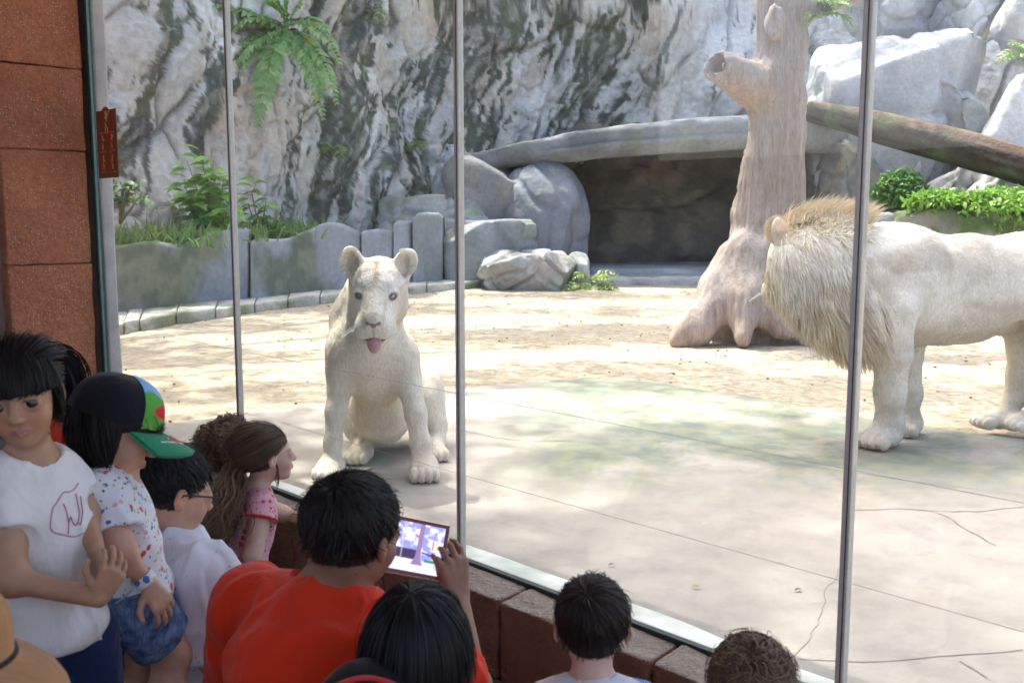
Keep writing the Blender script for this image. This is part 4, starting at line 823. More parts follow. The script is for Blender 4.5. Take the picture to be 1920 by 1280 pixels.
# ear tufts
def tufts(H, parent, n, seed, col):
    rng = np.random.default_rng(seed); P_, S_ = [], []
    for g in (-1, 1):
        r = np.array([H(g * (.112 + .05 * math.cos(a) * rng.uniform(.5, 1.05)), -.02 + .01 * rng.normal(), .125 + .055 * math.sin(a)) for a in rng.uniform(-2.6, 2.0, n)]); d = vn(r - H(g * .10, -.01, .10) + rng.normal(size=r.shape) * .02); t = np.linspace(0, 1, 4)
        P_.append(r[:, None] + d[:, None] * (t * .011)[None, :, None]); S_.append(vn(np.cross(d, H.f)))
    P_ = np.concatenate(P_); return ribbons('ear_fur', P_, np.array([.003, .0026, .0018, .0003])[None], np.concatenate(S_), np.tile(np.array(col), (len(P_), 1)) * rng.uniform(.85, 1.1, (len(P_), 1)), M_strand, parent)
tufts(HL, lioness, 900, 3, (.80, .75, .67))
# ---------------------------------------------------------------- standing lion
hd = nrm(V(.95, .30, 0)); sdv = V(hd[1], -hd[0], 0); Mb = np.stack([hd, sdv, V(0, 0, 1)], 1)      # sdv: towards the camera
F0 = V(1.93, 5.14, 0)
def Bp(a, b, z): return F0 + hd * a + sdv * b + V(0, 0, z)
lion = thing('lion', Bp(.5, 0, AZ), 'white male lion standing at the right with cream mane, head turned away', 'lion')
s = SDF()
s.ell(Bp(.12, 0, .82), (.36, .235, .315), Mb, .08); s.ell(Bp(.50, 0, .82), (.42, .215, .275), Mb, .08); s.ell(Bp(.92, 0, .86), (.34, .21, .235), Mb, .08); s.ell(Bp(1.08, 0, .84), (.22, .20, .24), Mb, .06)
s.ell(Bp(.45, 0, .64), (.32, .15, .13), Mb, .06); s.ell(Bp(.06, 0, 1.03), (.20, .12, .11), Mb, .05); s.ell(Bp(.10, .15, .88), (.15, .09, .24), Mb, .05); s.ell(Bp(1.0, .13, .72), (.20, .10, .24), Mb, .05); s.ell(Bp(1.0, -.13, .72), (.20, .10, .24), Mb, .05)
f1, f2, h1, h2 = ground(1650, 4.97, 840), ground(1700, 5.26, 815), ground(1862, 5.42, 800), ground(1922, 5.34, 810)
s.chain([A(1672, 580, 4.97), A(1673, 660, 4.96), A(1669, 735, 4.97), A(1668, 795, 4.99), f1 + V(.045, .03, .06)], [.13, .092, .077, .066, .066], .04); paw(s, f1, V(-.75, -.66, 0), 1.35)
s.chain([A(1690, 590, 5.25), A(1697, 660, 5.27), A(1704, 740, 5.29), A(1704, 785, 5.29), f2 + V(.03, .03, .06)], [.12, .078, .060, .054, .056], .04); paw(s, f2, V(-.6, -.8, 0), 1.15)
s.chain([A(1945, 560, 5.46), A(1925, 640, 5.45), A(1912, 705, 5.45), A(1905, 738, 5.46), A(1885, 778, 5.44), h1 + V(.03, .01, .05)], [.16, .105, .07, .056, .050, .05], .04); paw(s, h1, V(-.95, -.25, 0), 1.2)
s.chain([A(1990, 560, 5.34), A(1975, 650, 5.33), A(1965, 715, 5.34), A(1962, 745, 5.35), A(1940, 790, 5.34), h2 + V(.03, .01, .05)], [.16, .105, .07, .056, .050, .05], .04); paw(s, h2, V(-.95, -.35, 0), 1.2)
s.chain([Bp(1.26, 0, .95), Bp(1.36, .02, .75), Bp(1.40, .03, .45), Bp(1.46, .03, .25)], [.045, .03, .025, .022], .03)
s.cone(Bp(.0, 0, .88), A(1530, 500, 5.06), .26, .19, .08)
HM = Frame(A(1506, 488, 5.08), V(-.22, .92, -.32), (0, 0, 1), 1.22); lion_head(s, HM, .82)
s.ell(Bp(.78, .0, .585), (.10, .05, .05), Mb, .05)
v, f = s.mesh(.009)
def lion_col(p):
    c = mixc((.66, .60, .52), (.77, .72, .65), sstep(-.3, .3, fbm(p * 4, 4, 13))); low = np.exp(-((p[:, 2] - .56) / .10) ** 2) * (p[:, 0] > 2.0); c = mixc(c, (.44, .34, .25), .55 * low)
    q = (p - F0) @ hd; c = mixc(c, (.46, .39, .32), .5 * sstep(.0, .35, fbm(p * np.array([3, 3, 6]), 3, 15)))
    leg = (p[:, 2] < .5); L = HM.loc(p); er = np.exp(-(np.linalg.norm((np.abs(L) * V(1, 0, 0) + L * V(0, 1, 1) - V(.095, -.075, .105)) / V(.04, .03, .045), axis=1)) ** 2); c = mixc(c, (.34, .18, .09), .8 * er); e2 = np.exp(-(np.linalg.norm((np.abs(L) * V(1, 0, 0) + L * V(0, 1, 1) - V(.112, -.06, .125)) / V(.06, .06, .06), axis=1)) ** 4); c = mixc(c, (.56, .42, .29), .75 * e2); return mixc(c, (.60, .53, .43), .4 * leg)
v = v + normals_of(v, f) * (.008 * fbm(v * 7, 3, 18) + .020 * np.maximum(-.3, fbm(v * np.array([5, 5, 1.6]), 2, 19)))[:, None]
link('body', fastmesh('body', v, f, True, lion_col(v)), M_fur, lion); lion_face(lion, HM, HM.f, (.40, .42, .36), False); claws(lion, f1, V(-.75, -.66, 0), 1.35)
fur_coat('short_fur', v, f, 60000, .015, .0024, lambda p, n: hd[None] * .6 + V(0, 0, -.6)[None] + 0 * p, lion_col, lion, None, 6)
# mane: a full ruff grown from neck, cheeks and chest
s = SDF(); s.ell(A(1556, 495, 5.06), (.22, .19, .24), None, .06); s.ell(A(1505, 490, 5.07), (.13, .15, .16), None, .06); s.ell(A(1478, 488, 5.08), (.10, .15, .15), None, .06); s.cone(A(1492, 525, 5.04), A(1585, 595, 5.02), .10, .15, .06); s.ell(A(1618, 580, 5.02), (.12, .16, .18), None, .06)
mv, mf = s.mesh(.012); 
def mane_col(p):
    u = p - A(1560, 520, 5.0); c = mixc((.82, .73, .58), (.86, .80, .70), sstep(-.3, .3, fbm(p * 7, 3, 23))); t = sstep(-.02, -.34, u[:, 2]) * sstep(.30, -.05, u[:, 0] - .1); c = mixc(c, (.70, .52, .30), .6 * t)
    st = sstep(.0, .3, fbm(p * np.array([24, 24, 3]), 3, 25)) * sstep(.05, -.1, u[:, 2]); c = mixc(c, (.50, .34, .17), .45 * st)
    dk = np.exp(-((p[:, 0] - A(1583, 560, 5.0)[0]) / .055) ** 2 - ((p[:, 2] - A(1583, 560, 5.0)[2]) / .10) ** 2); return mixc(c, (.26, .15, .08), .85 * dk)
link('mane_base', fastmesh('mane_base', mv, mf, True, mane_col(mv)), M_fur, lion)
rng = np.random.default_rng(8); n_ = 15000; p, nn_ = sample_surface(mv, mf, n_, rng, lambda c: 1.0 * (c[:, 1] < 5.2) + .25)
u = p - A(1560, 520, 5.06); top = sstep(.16, .27, u[:, 2])[:, None]
d = V(.30, -.1, -.9) + .25 * vn(u) * V(1, .4, .2) + nn_ * .32 + .8 * np.stack([fbm(p * 9, 2, 31), fbm(p * 9, 2, 32), fbm(p * 9, 2, 33)], -1)
d = vn(d * (1 - top) + top * (V(.15, .0, .85) + rng.normal(size=p.shape) * .28)); Ln = rng.uniform(.05, .12, n_) * (1 - .15 * top[:, 0]) * np.interp(u[:, 2], [-.2, .05, .2], [1.0, .65, .8]); t = np.linspace(0, 1, 7)
P_ = p[:, None] + d[:, None] * t[None, :, None] * Ln[:, None, None] + V(.02, 0, -.05) * (t ** 2)[None, :, None] * (1 - top[:, :, None] * .6) + .006 * np.sin(t[None, :, None] * 9 + rng.random((n_, 1, 1)) * 6) * rng.normal(size=(n_, 1, 3)) * t[None, :, None]
cc = mane_col(p) * rng.uniform(.82, 1.12, (n_, 1)); cc = mixc(cc, (.80, .66, .44), .6 * top[:, 0] * (rng.random(n_) < .75))  # upper strands tinted gold, glow of the backlight included in the colour
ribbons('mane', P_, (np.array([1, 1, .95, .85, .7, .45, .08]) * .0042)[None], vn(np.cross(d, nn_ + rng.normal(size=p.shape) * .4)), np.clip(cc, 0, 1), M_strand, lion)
# crest of taller golden hair along the neck top, backlit glow put into its colour
n_ = 2600; tt = rng.random(n_); cr = np.array([A(1478 + 150 * q, 418 - 14 * math.sin(q * 3.0) + 2 * q, 5.06) for q in tt]) + rng.normal(size=(n_, 3)) * V(.012, .035, .012); d = vn(V(.28, 0, 1) + rng.normal(size=(n_, 3)) * .27); t = np.linspace(0, 1, 6)
Ln = rng.uniform(.05, .125, n_); P_ = cr[:, None] + d[:, None] * t[None, :, None] * Ln[:, None, None] + V(.04, 0, -.02) * (t ** 2)[None, :, None]
ribbons('mane_crest', P_, (np.array([1, 1, .9, .75, .5, .08]) * .0040)[None], vn(np.cross(d, V(.1, -1, 0) + rng.normal(size=(n_, 3)) * .3)), np.tile(V(.82, .69, .48), (n_, 1)) * rng.uniform(.8, 1.12, (n_, 1)), M_strand, lion)
tufts(HM, lion, 1500, 9, (.74, .62, .47))
# ================================================================ visitors
M_skin = vcol('skin', .5, .4, .14, 40, .25, .0012, sss=.18, sssr=(.010, .004, .002)); M_hair = vcol('hair', .5, .25, .10, 12, 0)
def cloth(name, c, var=.10, scale=260, rough=.85, bump=.25):
    t = NT(name); n = t.noise(scale, 3); n2 = t.noise(9, 4, .5, t.vec((1, 1, .45)), 1.0)
    t.set(Base_Color=t.mix(t.ramp(n2, [(.3, 0.), (.7, 1.)]), tuple(np.array(c) * (1 - var)), tuple(np.minimum(1, np.array(c) * (1 + var * .5)))), Roughness=rough); t.b.inputs['Specular IOR Level'].default_value = .2; t.b.inputs['Sheen Weight'].default_value = .15
    t.bump(n2, .55, .022).bump(n, bump, .0008); return t.m
def dotted(name, base, cols, scale, thr, rough=.85):        # scattered printed motifs
    t = NT(name); wob = t.node('ShaderNodeVectorMath', operation='ADD'); nn_ = t.node('ShaderNodeTexNoise'); nn_.inputs['Scale'].default_value = 55; t.l.new(t.tc.outputs['Object'], nn_.inputs['Vector'])
    sc_ = t.node('ShaderNodeVectorMath', operation='SCALE'); sc_.inputs['Scale'].default_value = .012; t.l.new(nn_.outputs['Color'], sc_.inputs[0]); t.l.new(t.tc.outputs['Object'], wob.inputs[0]); t.l.new(sc_.outputs[0], wob.inputs[1])
    col = base
    for i, (c, s_, th) in enumerate(cols):
        vo = t.node('ShaderNodeTexVoronoi'); vo.inputs['Scale'].default_value = scale * s_; t.l.new(wob.outputs[0], vo.inputs['Vector']); sep = t.node('ShaderNodeSeparateColor'); t.l.new(vo.outputs['Color'], sep.inputs[0])
        on = t.math('MULTIPLY', t.math('LESS_THAN', vo.outputs['Distance'], th), t.math('GREATER_THAN', sep.outputs[i % 3], thr)); col = t.mix(on, col, c)
    t.set(Base_Color=col, Roughness=rough); t.b.inputs['Specular IOR Level'].default_value = .2; t.bump(t.noise(14, 3), .35, .008); return t.m
def human_head(s, H, child=True):
    k = H.k; M = H.M; e = lambda c, r, kk, sub=False: s.ell(H(*c), np.array(r) * k, M, kk * k, sub)
    e((0, -.06, .12), (.335, .41, .365), .05); e((0, .12, -.10), (.275, .265, .33), .09); e((0, .16, -.29), (.19 if child else .21, .19, .17), .08); e((0, .265, -.40), (.085, .085, .072), .07)
    for g in (-1, 1):
        e((g * .15, .235, -.15), (.115, .11, .12), .08); e((g * .14, .305, .075), (.09, .05, .035), .05)
        e((g * .155, .410, -.010), (.095, .06, .055), .06, True); e((g * .152, .312, -.012), (.092, .092, .088), .03); e((g * .152, .402, -.010), (.078, .05, .036), .012, True)
        Mo = M @ np.array(Matrix.Rotation(R(g * 18), 3, 'Z')); s.ell(H(g * .345, -.03, -.03), V(.035, .085, .125) * k, Mo, .025 * k); s.ell(H(g * .378, .005, -.015), V(.03, .045, .07) * k, Mo, .015 * k, True)
        s.ell(H(g * .048, .415, -.145), V(.036, .04, .032) * k, M, .025 * k); s.ell(H(g * .028, .445, -.170), V(.014, .02, .012) * k, M, .01 * k, True)
        s.cone(H(g * .088, .345, -.262), H(g * .022, .392, -.248), .016 * k, .021 * k, .02 * k); s.cone(H(g * .08, .345, -.272), H(0, .385, -.290), .018 * k, .027 * k, .02 * k)
    s.cone(H(0, .355, .02), H(0, .440, -.115), .034 * k, .046 * k, .05 * k); e((0, .452, -.132), (.046, .045, .042), .03)
    s.chain([H(-.085, .37, -.266), H(0, .415, -.268), H(.085, .37, -.266)], np.array([.005, .007, .005]) * k, .008 * k) if False else None
    s.cone(H(-.08, .378, -.267), H(.08, .378, -.267), .0065 * k, None, .006 * k, True)
HAIRLINE = lambda b: np.interp(b, [-.5, -.15, -.02, .06, .2, .4], [-.32, -.29, -.10, .08, .22, .27])
def hand(s, w, d, pn, thumb, k=1.0, curl=(25, 30, 20), spread=6, thumbdir=None):
    d = nrm(d); pn = nrm(pn - d * (np.asarray(pn) @ d)); sd = np.cross(d, pn) * thumb            # sd points to the thumb side
    c = [(.030, .086, .072, .0085), (.010, .092, .080, .0088), (-.011, .088, .074, .0084), (-.030, .078, .058, .0074)]
    for off, kn, ln, r in c:
        kp = w + (sd * off + d * kn) * k; s.cone(w + sd * off * .55 * k + d * .012 * k, kp, .0145 * k, .0120 * k, .010 * k)
        q = kp; a = 0; dd = nrm(d + sd * off * spread * .8)
        for j, fr in enumerate((.44, .31, .25)):
            a += R(curl[j]); sg = dd * math.cos(a) + pn * math.sin(a); q2 = q + sg * ln * fr * k; s.cone(q, q2, r * k * (1 - .08 * j), r * k * (.92 - .08 * j), .004 * k); q = q2
    td = nrm(d * .6 + sd * .9 + pn * .35) if thumbdir is None else nrm(thumbdir); b = w + (sd * .018 + d * .022) * k
    s.chain([b, b + td * .036 * k, b + (td * .062 + d * .008) * k, b + (td * .070 + d * .032) * k], np.array([.014, .0115, .0098, .0082]) * k, .008 * k)
def torso_frame(J):
    up = nrm(J['neck'] - J['pel']); lf = J['sL'] - J['sR']; lf = nrm(lf - up * (lf @ up)); return np.stack([lf, np.cross(lf, up), up], 1)
def torso(s, J, tw, td, sr, belly=0.0):
    M = torso_frame(J); L = np.linalg.norm(J['neck'] - J['pel']); u = M[:, 2]; fw = M[:, 1]
    s.ell(J['pel'] + u * .66 * L, (tw, td, .32 * L), M, .05); s.ell(J['pel'] + u * .36 * L + fw * belly, (tw * .88, td * .95 + belly, .28 * L), M, .05); s.ell(J['pel'] + u * .06 * L, (tw * .95, td, .20 * L), M, .05)
    nb = J['neck'] - u * .05 * L
    for g in ('sL', 'sR'): s.cone(nb, J[g], sr * 1.1, sr, .04)
class Kid: pass
KID = dict(tw=.090, td=.072, sr=.031, ua=.029, la=.025, wr=.017, nk=.034, th=.058, kn=.040, ca=.040, an=.024, hand=.68)
MAN = dict(tw=.170, td=.115, sr=.058, ua=.050, la=.042, wr=.028, nk=.056, th=.085, kn=.058, ca=.056, an=.036, hand=1.0)
def person(label, hc, hf, hu, hh, J, S, skin, hair_c, res=.005, child=True, hands={}, feet=True, scalp=HAIRLINE, lips=(.42, .16, .14), extra=None, group='visitors at the lion window'):
    H = Frame(hc, hf, hu, hh); th = thing('person', J['base'], label, 'person', group); s = SDF(); human_head(s, H, child)
    s.cone(H(0, -.10, -.22), J['neck'], S['nk'] * 1.05, S['nk'] * 1.2, .03); torso(s, J, S['tw'], S['td'], S['sr'])
    for g in 'LR':
        if 'e' + g in J: s.chain([J['s' + g], J['e' + g], J['w' + g]], [S['ua'] * 1.1, S['la'], S['wr']], .02); s.cone(J['s' + g], J['e' + g], S['ua'] * 1.1, S['la'], .03)
        if g in hands: hand(s, J['w' + g], **hands[g])
        if 'h' + g in J:
            s.chain([J['h' + g], J['k' + g], J['a' + g]], [S['th'], S['kn'], S['an']], .03); s.cone(J['k' + g] * .65 + J['a' + g] * .35, J['a' + g], S['ca'], S['an'], .03)
            if feet: fwd = torso_frame(J)[:, 1] * V(1, 1, 0); s.cone(J['a' + g] + V(0, 0, -S['an']), J['a' + g] + nrm(fwd) * S['an'] * 4 + V(0, 0, -S['an'] * 1.3), S['an'], S['an'] * .8, .02)
    if extra: extra(s, H)
    v, f = s.mesh(res); L = H.loc(v); c = np.tile(np.array(skin, float), (len(v), 1)) * (1 + .10 * fbm(v * 18, 3, 5))[:, None]
    inhead = np.linalg.norm(L - V(0, .0, .05), axis=1) < .62
    lip = sum(np.exp(-((L[:, 0] - x) / .05) ** 2 - ((L[:, 2] + .268) / .026) ** 2) for x in (-.05, .0, .05)) * (L[:, 1] > .32) * inhead; c = mixc(c, lips, np.clip(lip, 0, 1) * .85)
    ck = sum(np.exp(-((L[:, 0] - g * .19) / .09) ** 2 - ((L[:, 2] + .14) / .08) ** 2) for g in (-1, 1)) * (L[:, 1] > .15) * inhead; c = mixc(c, np.array(skin) * V(1.08, .82, .78), np.clip(ck, 0, 1) * .35)
    br = sum(np.exp(-((L[:, 0] - g * .155) / .075) ** 4 - ((L[:, 2] - .088 + .35 * (np.abs(L[:, 0]) - .15) ** 2 * 6) / .014) ** 2) for g in (-1, 1)) * (L[:, 1] > .2) * inhead; c = mixc(c, np.array(hair_c) * 1.2, np.clip(br, 0, 1) * .75)
    lash = sum(np.exp(-(np.linalg.norm((L - V(g * .152, .385, .020)) / V(.088, .06, .012), axis=1)) ** 4) for g in (-1, 1)) * inhead; c = mixc(c, (.03, .02, .018), np.clip(lash, 0, 1) * .8)
    if scalp is not None:
        sm = (L[:, 2] > scalp(L[:, 1]) + .012 * fbm(L * 14, 2, 3)) & (np.linalg.norm((L - V(0, -.06, .12)) / V(.335, .41, .365), axis=1) < 1.12) & (np.abs(L[:, 0]) < .345); c[sm] = np.array(hair_c) * .8
    ear = np.exp(-((np.abs(L[:, 0]) - .37) / .04) ** 2) * inhead; c = mixc(c, np.array(skin) * V(1.12, .80, .74), np.clip(ear, 0, 1) * .5)  # ears reddened, light coming through them put into the skin colour
    link('body', fastmesh('body', v, f, True, c), M_skin, th)
    k = Kid(); k.th = th; k.H = H; k.J = J; k.S = S; k.hc = np.array(hair_c); return k
def garment(k, name, mat, build, res=.005, infl=.008, fold=.006, seed=1, fs=V(9, 9, 4.5), parent=None, subd=False):
    s = SDF(); build(s); v, f = s.mesh(res, infl); nm = normals_of(v, f); v = v + nm * np.maximum(fold * (ridged(v * fs + .4 * fbm(v * 5, 2, seed)[:, None], 2, seed) - .60) * 2.0 + fold * .25 * fbm(v * 22, 2, seed + 4), -.35 * fold)[:, None]
    o = link(name, fastmesh(name, v, f), mat, parent or k.th); o['nv'] = len(v); k.__dict__[name] = (v, f, o); return o
def sleeve(s, a, b, t, r0, r1, k=.02):                       # open-ended sleeve from shoulder a towards elbow b
    e = a + (b - a) * t; d = nrm(b - a); s.cone(a, e, r0, r1, k); x = nrm(np.cross(d, V(.3, .5, .8))); s.ell(e + d * r1 * 1.15, (r1 * 1.15, r1 * 2.2, r1 * 2.2), np.stack([d, x, np.cross(d, x)], 1), .004, True)
def tshirt(k, name, mat, sl=.5, hem=-.04, neck_r=(1.5, 1.3, 1.2), slR=1.25, infl=.010, fold=.006, seed=1, res=.005, drop=0.0, flare=0.0):
    J, S = k.J, k.S; M = torso_frame(J); L = np.linalg.norm(J['neck'] - J['pel'])
    def b(s):
        for g in 'LR':
            if 'e' + g in J and sl: sleeve(s, J['s' + g], J['e' + g], sl, S['ua'] * 1.12, S['ua'] * slR)
        torso(s, J, S['tw'], S['td'], S['sr'])
        if drop: s.ell(J['pel'] - M[:, 2] * drop * .5, (S['tw'] * (1.0 + flare), S['td'] * (1.05 + flare), drop), M, .04)
        s.ell(J['neck'] + M[:, 1] * S['nk'] * .35 + M[:, 2] * S['nk'] * .55, V(*neck_r) * S['nk'], M, .006, True); s.cut(J['pel'] + M[:, 2] * hem, -M[:, 2])
    return garment(k, name, mat, b, res, infl, fold, seed)
def trousers(k, name, mat, t=1.0, rt=1.12, seed=2, res=.006, waist=.10, legs='LR', infl=.008, fold=.006):
    J, S = k.J, k.S; M = torso_frame(J); L = np.linalg.norm(J['neck'] - J['pel'])
    def b(s):
        for g in legs:
            h, kn, an = J['h' + g], J['k' + g], J['a' + g]
            if t <= 1: sleeve(s, h, kn, t, S['th'] * 1.03, (S['th'] * (1 - t) + S['kn'] * t) * rt, .03)
            else: s.cone(h, kn, S['th'] * 1.02, S['kn'] * 1.1, .03); sleeve(s, kn, an, t - 1, S['kn'] * 1.1, S['ca'] * 1.0)
        s.ell(J['pel'] + M[:, 2] * .02 * L, (S['tw'] * .96, S['td'], .17 * L), M, .04); s.cut(J['pel'] + M[:, 2] * waist * L, M[:, 2])
    return garment(k, name, mat, b, res, infl, fold, seed)
CE, CRad = V(0, -.06, .12), V(.345, .42, .378)
def hair(k, n, L0, name='hair', mask=None, flow=None, col=None, width=.0016, curl=0.0, cf=9.0, layer=(.02, .09), grav=.25, lift=.12, segs=8, seed=1, noise=.18, whorl=(.04, -.30, .42), var=.35, stop=None, taper=(-9, -8)):
    rng = np.random.default_rng(seed); H = k.H; mask = mask or (lambda q: q[:, 2] > HAIRLINE(q[:, 1]))
    q = vn(rng.normal(size=(n * 4, 3))) * CRad + CE; q = q[mask(q)][:n]; n = len(q); wl_ = V(*whorl); g = H.M.T @ V(0, 0, -1)
    fl_ = flow or (lambda p: p - wl_); Ln = (L0(q) if callable(L0) else np.full(n, L0)) * rng.uniform(.75, 1.2, n); lay = rng.uniform(layer[0], layer[1], n) * np.where(rng.random(n) < .05, 1.7, 1.0) * (sstep(taper[0], taper[1], q[:, 2]) * .9 + .1); ph = rng.random((n, 1)) * 6.28; P_ = [q]; p = q.copy(); d = None; ax = vn(rng.normal(size=(n, 3)))
    cl = np.stack([fbm(q * 5, 2, seed + i) for i in range(3)], -1)
    for i in range(segs):
        nm = vn((p - CE) / CRad ** 2); t = fl_(p); t = vn(t - nm * (t * nm).sum(1, keepdims=True)); d0 = vn(t + nm * lift * (1 if i < 2 else 0) * (sstep(taper[0], taper[1], q[:, 2]) * .85 + .15)[:, None] + g * grav + cl * noise * 2.2 + rng.normal(size=(n, 3)) * noise * .6)
        d = d0 if d is None else vn(d * .55 + d0 * .45); p = p + d * (Ln / segs)[:, None]
        if curl: a = ph + cf * (i + 1) / segs * 6.28; b1 = vn(np.cross(d, nm)); p = p + curl * (np.sin(a) * b1 + np.cos(a) * nm) * (.4 + .6 * i / segs)
        k0 = np.linalg.norm((p - CE) / CRad, axis=1); hug = taper[0] > -5; mn = 1 + lay * min(1, (i + 1) / 2) * ((sstep(taper[0], taper[1], p[:, 2]) * .92 + .08) if hug else 1); p = np.where((k0 < mn)[:, None] | hug, CE + (p - CE) * (mn / np.maximum(k0, 1e-4))[:, None], p)
        if stop is not None: p = stop(p)
        P_.append(p)
    P_ = np.stack(P_, 1); fly = (rng.random(n) < .05) * rng.uniform(.02, .10, n); P_ = P_ + fly[:, None, None] * (np.linspace(0, 1, segs + 1) ** 1.5)[None, :, None] * vn(P_ - CE + rng.normal(size=(n, 1, 3)) * .15)
    T = np.gradient(P_, axis=1); side = vn(np.cross(T, (P_ - CE) + rng.normal(size=(n, 1, 3)) * .12)); Pw = H.c + H.k * (P_ @ H.M.T); sw = side @ H.M.T
    w = width * np.concatenate([np.ones(segs - 1), [.7, .15]]); c = (k.hc if col is None else np.array(col)) * rng.uniform(1 - var, 1 + var, (n, 1)) * (1 + .35 * fbm(q * 7, 2, seed + 9))[:, None]
    return ribbons(name, Pw, w[None], sw, np.clip(c, 0, 1), M_hair, k.th)
def bundle(k, name, pts, rad, n, col, width=.002, seed=1, wave=.01, wf=3.0, var=.35, fray=.3, parent=None):   # a tail of hair along a curve
    rng = np.random.default_rng(seed); pts = np.array(pts); m = 16; t = np.linspace(0, 1, m); tt = np.linspace(0, 1, len(pts)); C = np.stack([np.interp(t, tt, pts[:, i]) for i in range(3)], -1)
    for _ in range(3): C[1:-1] = (C[:-2] + 2 * C[1:-1] + C[2:]) / 4
    T = vn(np.gradient(C, axis=0)); a = vn(np.cross(T, V(0, 1, .1))); b = np.cross(T, a); rr = np.interp(t, tt, rad); u = rng.normal(size=(n, 2)) * .5; ph = rng.random((n, 1)) * 6.3; ln = rng.uniform(.6, 1.0, (n, 1)); s_ = t[None] * ln
    idx = s_ * (m - 1); i0 = np.clip(idx.astype(int), 0, m - 2); fr = idx - i0; pick = lambda A: A[i0] + (A[i0 + 1] - A[i0]) * fr[..., None]
    off = (1 + fray * s_[..., None] * rng.normal(size=(n, 1, 1))); w1 = np.sin(ph + wf * s_ * 6.28 * rng.uniform(.8, 1.2, (n, 1))) * wave * s_
    P_ = pick(C) + pick(a) * ((u[:, :1] * np.interp(s_, t, rr)) * off[..., 0] + w1)[..., None] + pick(b) * ((u[:, 1:] * np.interp(s_, t, rr)) * off[..., 0])[..., None]
    Tn = np.gradient(P_, axis=1); side = vn(np.cross(Tn, V(0, -1, .3) + rng.normal(size=(n, 1, 3)) * .3)); w = width * np.r_[np.ones(m - 3), .8, .5, .1]
    return ribbons(name, P_, w[None], side, np.clip(np.array(col) * rng.uniform(1 - var, 1 + var, (n, 1)), 0, 1), M_hair, parent or k.th)
from mathutils.bvhtree import BVHTree
def decal(k, part, strokes, w, mat, name, closed=False, off=.0015):     # flat print: strokes laid on the garment's surface
    v, f, o = k.__dict__[part]; bvh = BVHTree.FromPolygons([tuple(x) for x in v], [tuple(int(i) for i in q) for q in f]); mb = []
    vs, fs = [], []
    for st in strokes:
        pts = []
        for (x0, y0), (x1, y1) in zip(st[:-1], st[1:]):
            m = max(2, int(math.hypot(x1 - x0, y1 - y0) / 2)); pts += [(x0 + (x1 - x0) * j / m, y0 + (y1 - y0) * j / m) for j in range(m)]
        pts.append(st[-1]); P_ = []
        for x, y in pts:
            d = ray(x, y); h = bvh.ray_cast(Vector((0, 0, CAMZ)), Vector(d), 6)
            if h[0] is not None: P_.append(np.array(h[0]) + np.array(h[1]) * off * (1 if np.array(h[1]) @ d < 0 else -1))
        if len(P_) < 3: continue
        P_ = np.array(P_)
        for _ in range(3): P_[1:-1] = (P_[:-2] + P_[1:-1] + P_[2:]) / 3
        T = vn(np.gradient(P_, axis=0)); sd = vn(np.cross(T, V(0, -1, .2))); b = len(vs); 
        for i in range(len(P_)): vs += [P_[i] - sd[i] * w, P_[i] + sd[i] * w]
        fs += [(b + 2 * i, b + 2 * i + 1, b + 2 * i + 3, b + 2 * i + 2) for i in range(len(P_) - 1)]
    if vs: return MB().add(vs, fs).build(name, mat, o)
def wpt(px, py, Y): return at(px, py, Y)
STEPZ = -.12
stp = thing('viewing_step', V(-1.1, 1.85, FL), 'low step the small children stand on at the left', 'step')
MB().box((-1.7, 1.45, FL), (-.60, 2.20, STEPZ)).build('tread', M_paver, stp, bevel=.015)
SKIN_A, SKIN_B, SKIN_C = (.45, .26, .155), (.56, .33, .22), (.66, .43, .33); BLACK = (.012, .010, .010)
# ---------------------------------------------------------------- girl in white T-shirt
J = dict(base=V(-.85, 1.95, STEPZ), neck=wpt(56, 856, 1.94), pel=wpt(108, 1165, 1.96), sL=wpt(96, 886, 1.99), sR=wpt(-6, 898, 1.88), eL=wpt(158, 962, 2.00), wL=wpt(180, 1030, 1.93), eR=wpt(22, 1086, 1.82), wR=wpt(186, 1122, 1.82))
p_ = J['pel']; J.update(hL=p_ + V(.05, .03, -.04), hR=p_ + V(-.05, -.03, -.04), kL=V(p_[0] + .055, 2.02, .12), kR=V(p_[0] - .06, 1.96, .12), aL=V(p_[0] + .055, 2.03, STEPZ + .06), aR=V(p_[0] - .06, 1.95, STEPZ + .06))
k1 = person('girl in white T-shirt with dark bangs, hands clasped, looking at the camera', wpt(40, 742, 1.90), V(.27, -.96, -.07), (-.14, 0, 1), .197, J, dict(KID, tw=.088), SKIN_A, BLACK, .0030,
            hands=dict(L=dict(d=V(.05, -.15, -1), pn=V(-.5, -.6, 0), thumb=-1, k=.66, curl=(20, 25, 15)), R=dict(d=V(.45, .15, .9), pn=V(-.4, .6, .1), thumb=1, k=.66, curl=(28, 35, 20))), scalp=lambda b: np.interp(b, [-.5, -.15, -.02, .06, .2, .4], [-.32, -.29, -.10, .05, .10, .12]))
em = eye_mat('dark_eye', (.030, .014, .009), .34, .66, (.55, .50, .46))
for g in (-1, 1): eyeball(k1.th, k1.H(g * .152, .312, -.012), V(.46, -1, .20), k1.H.u, .083 * .199, em)
M_white = cloth('white_cotton', (.78, .77, .74)); tshirt(k1, 't_shirt', M_white, .46, -.035, (1.75, 1.6, 1.35), 1.35, .011, .012, 3, .0042, .03, .02)
M_navy = cloth('navy_cotton', (.015, .03, .10)); trousers(k1, 'trousers', M_navy, 1.9, 1.1, 4, infl=.002, waist=.04)
decal(k1, 't_shirt', [[(146, 905), (138, 918), (130, 922), (118, 922), (108, 938), (98, 952), (94, 975), (93, 990), (100, 998), (118, 1002), (135, 1006), (145, 1004), (156, 998)]], .0016, cloth('pink_print', (.62, .25, .36)), 'cloud_outline_print')
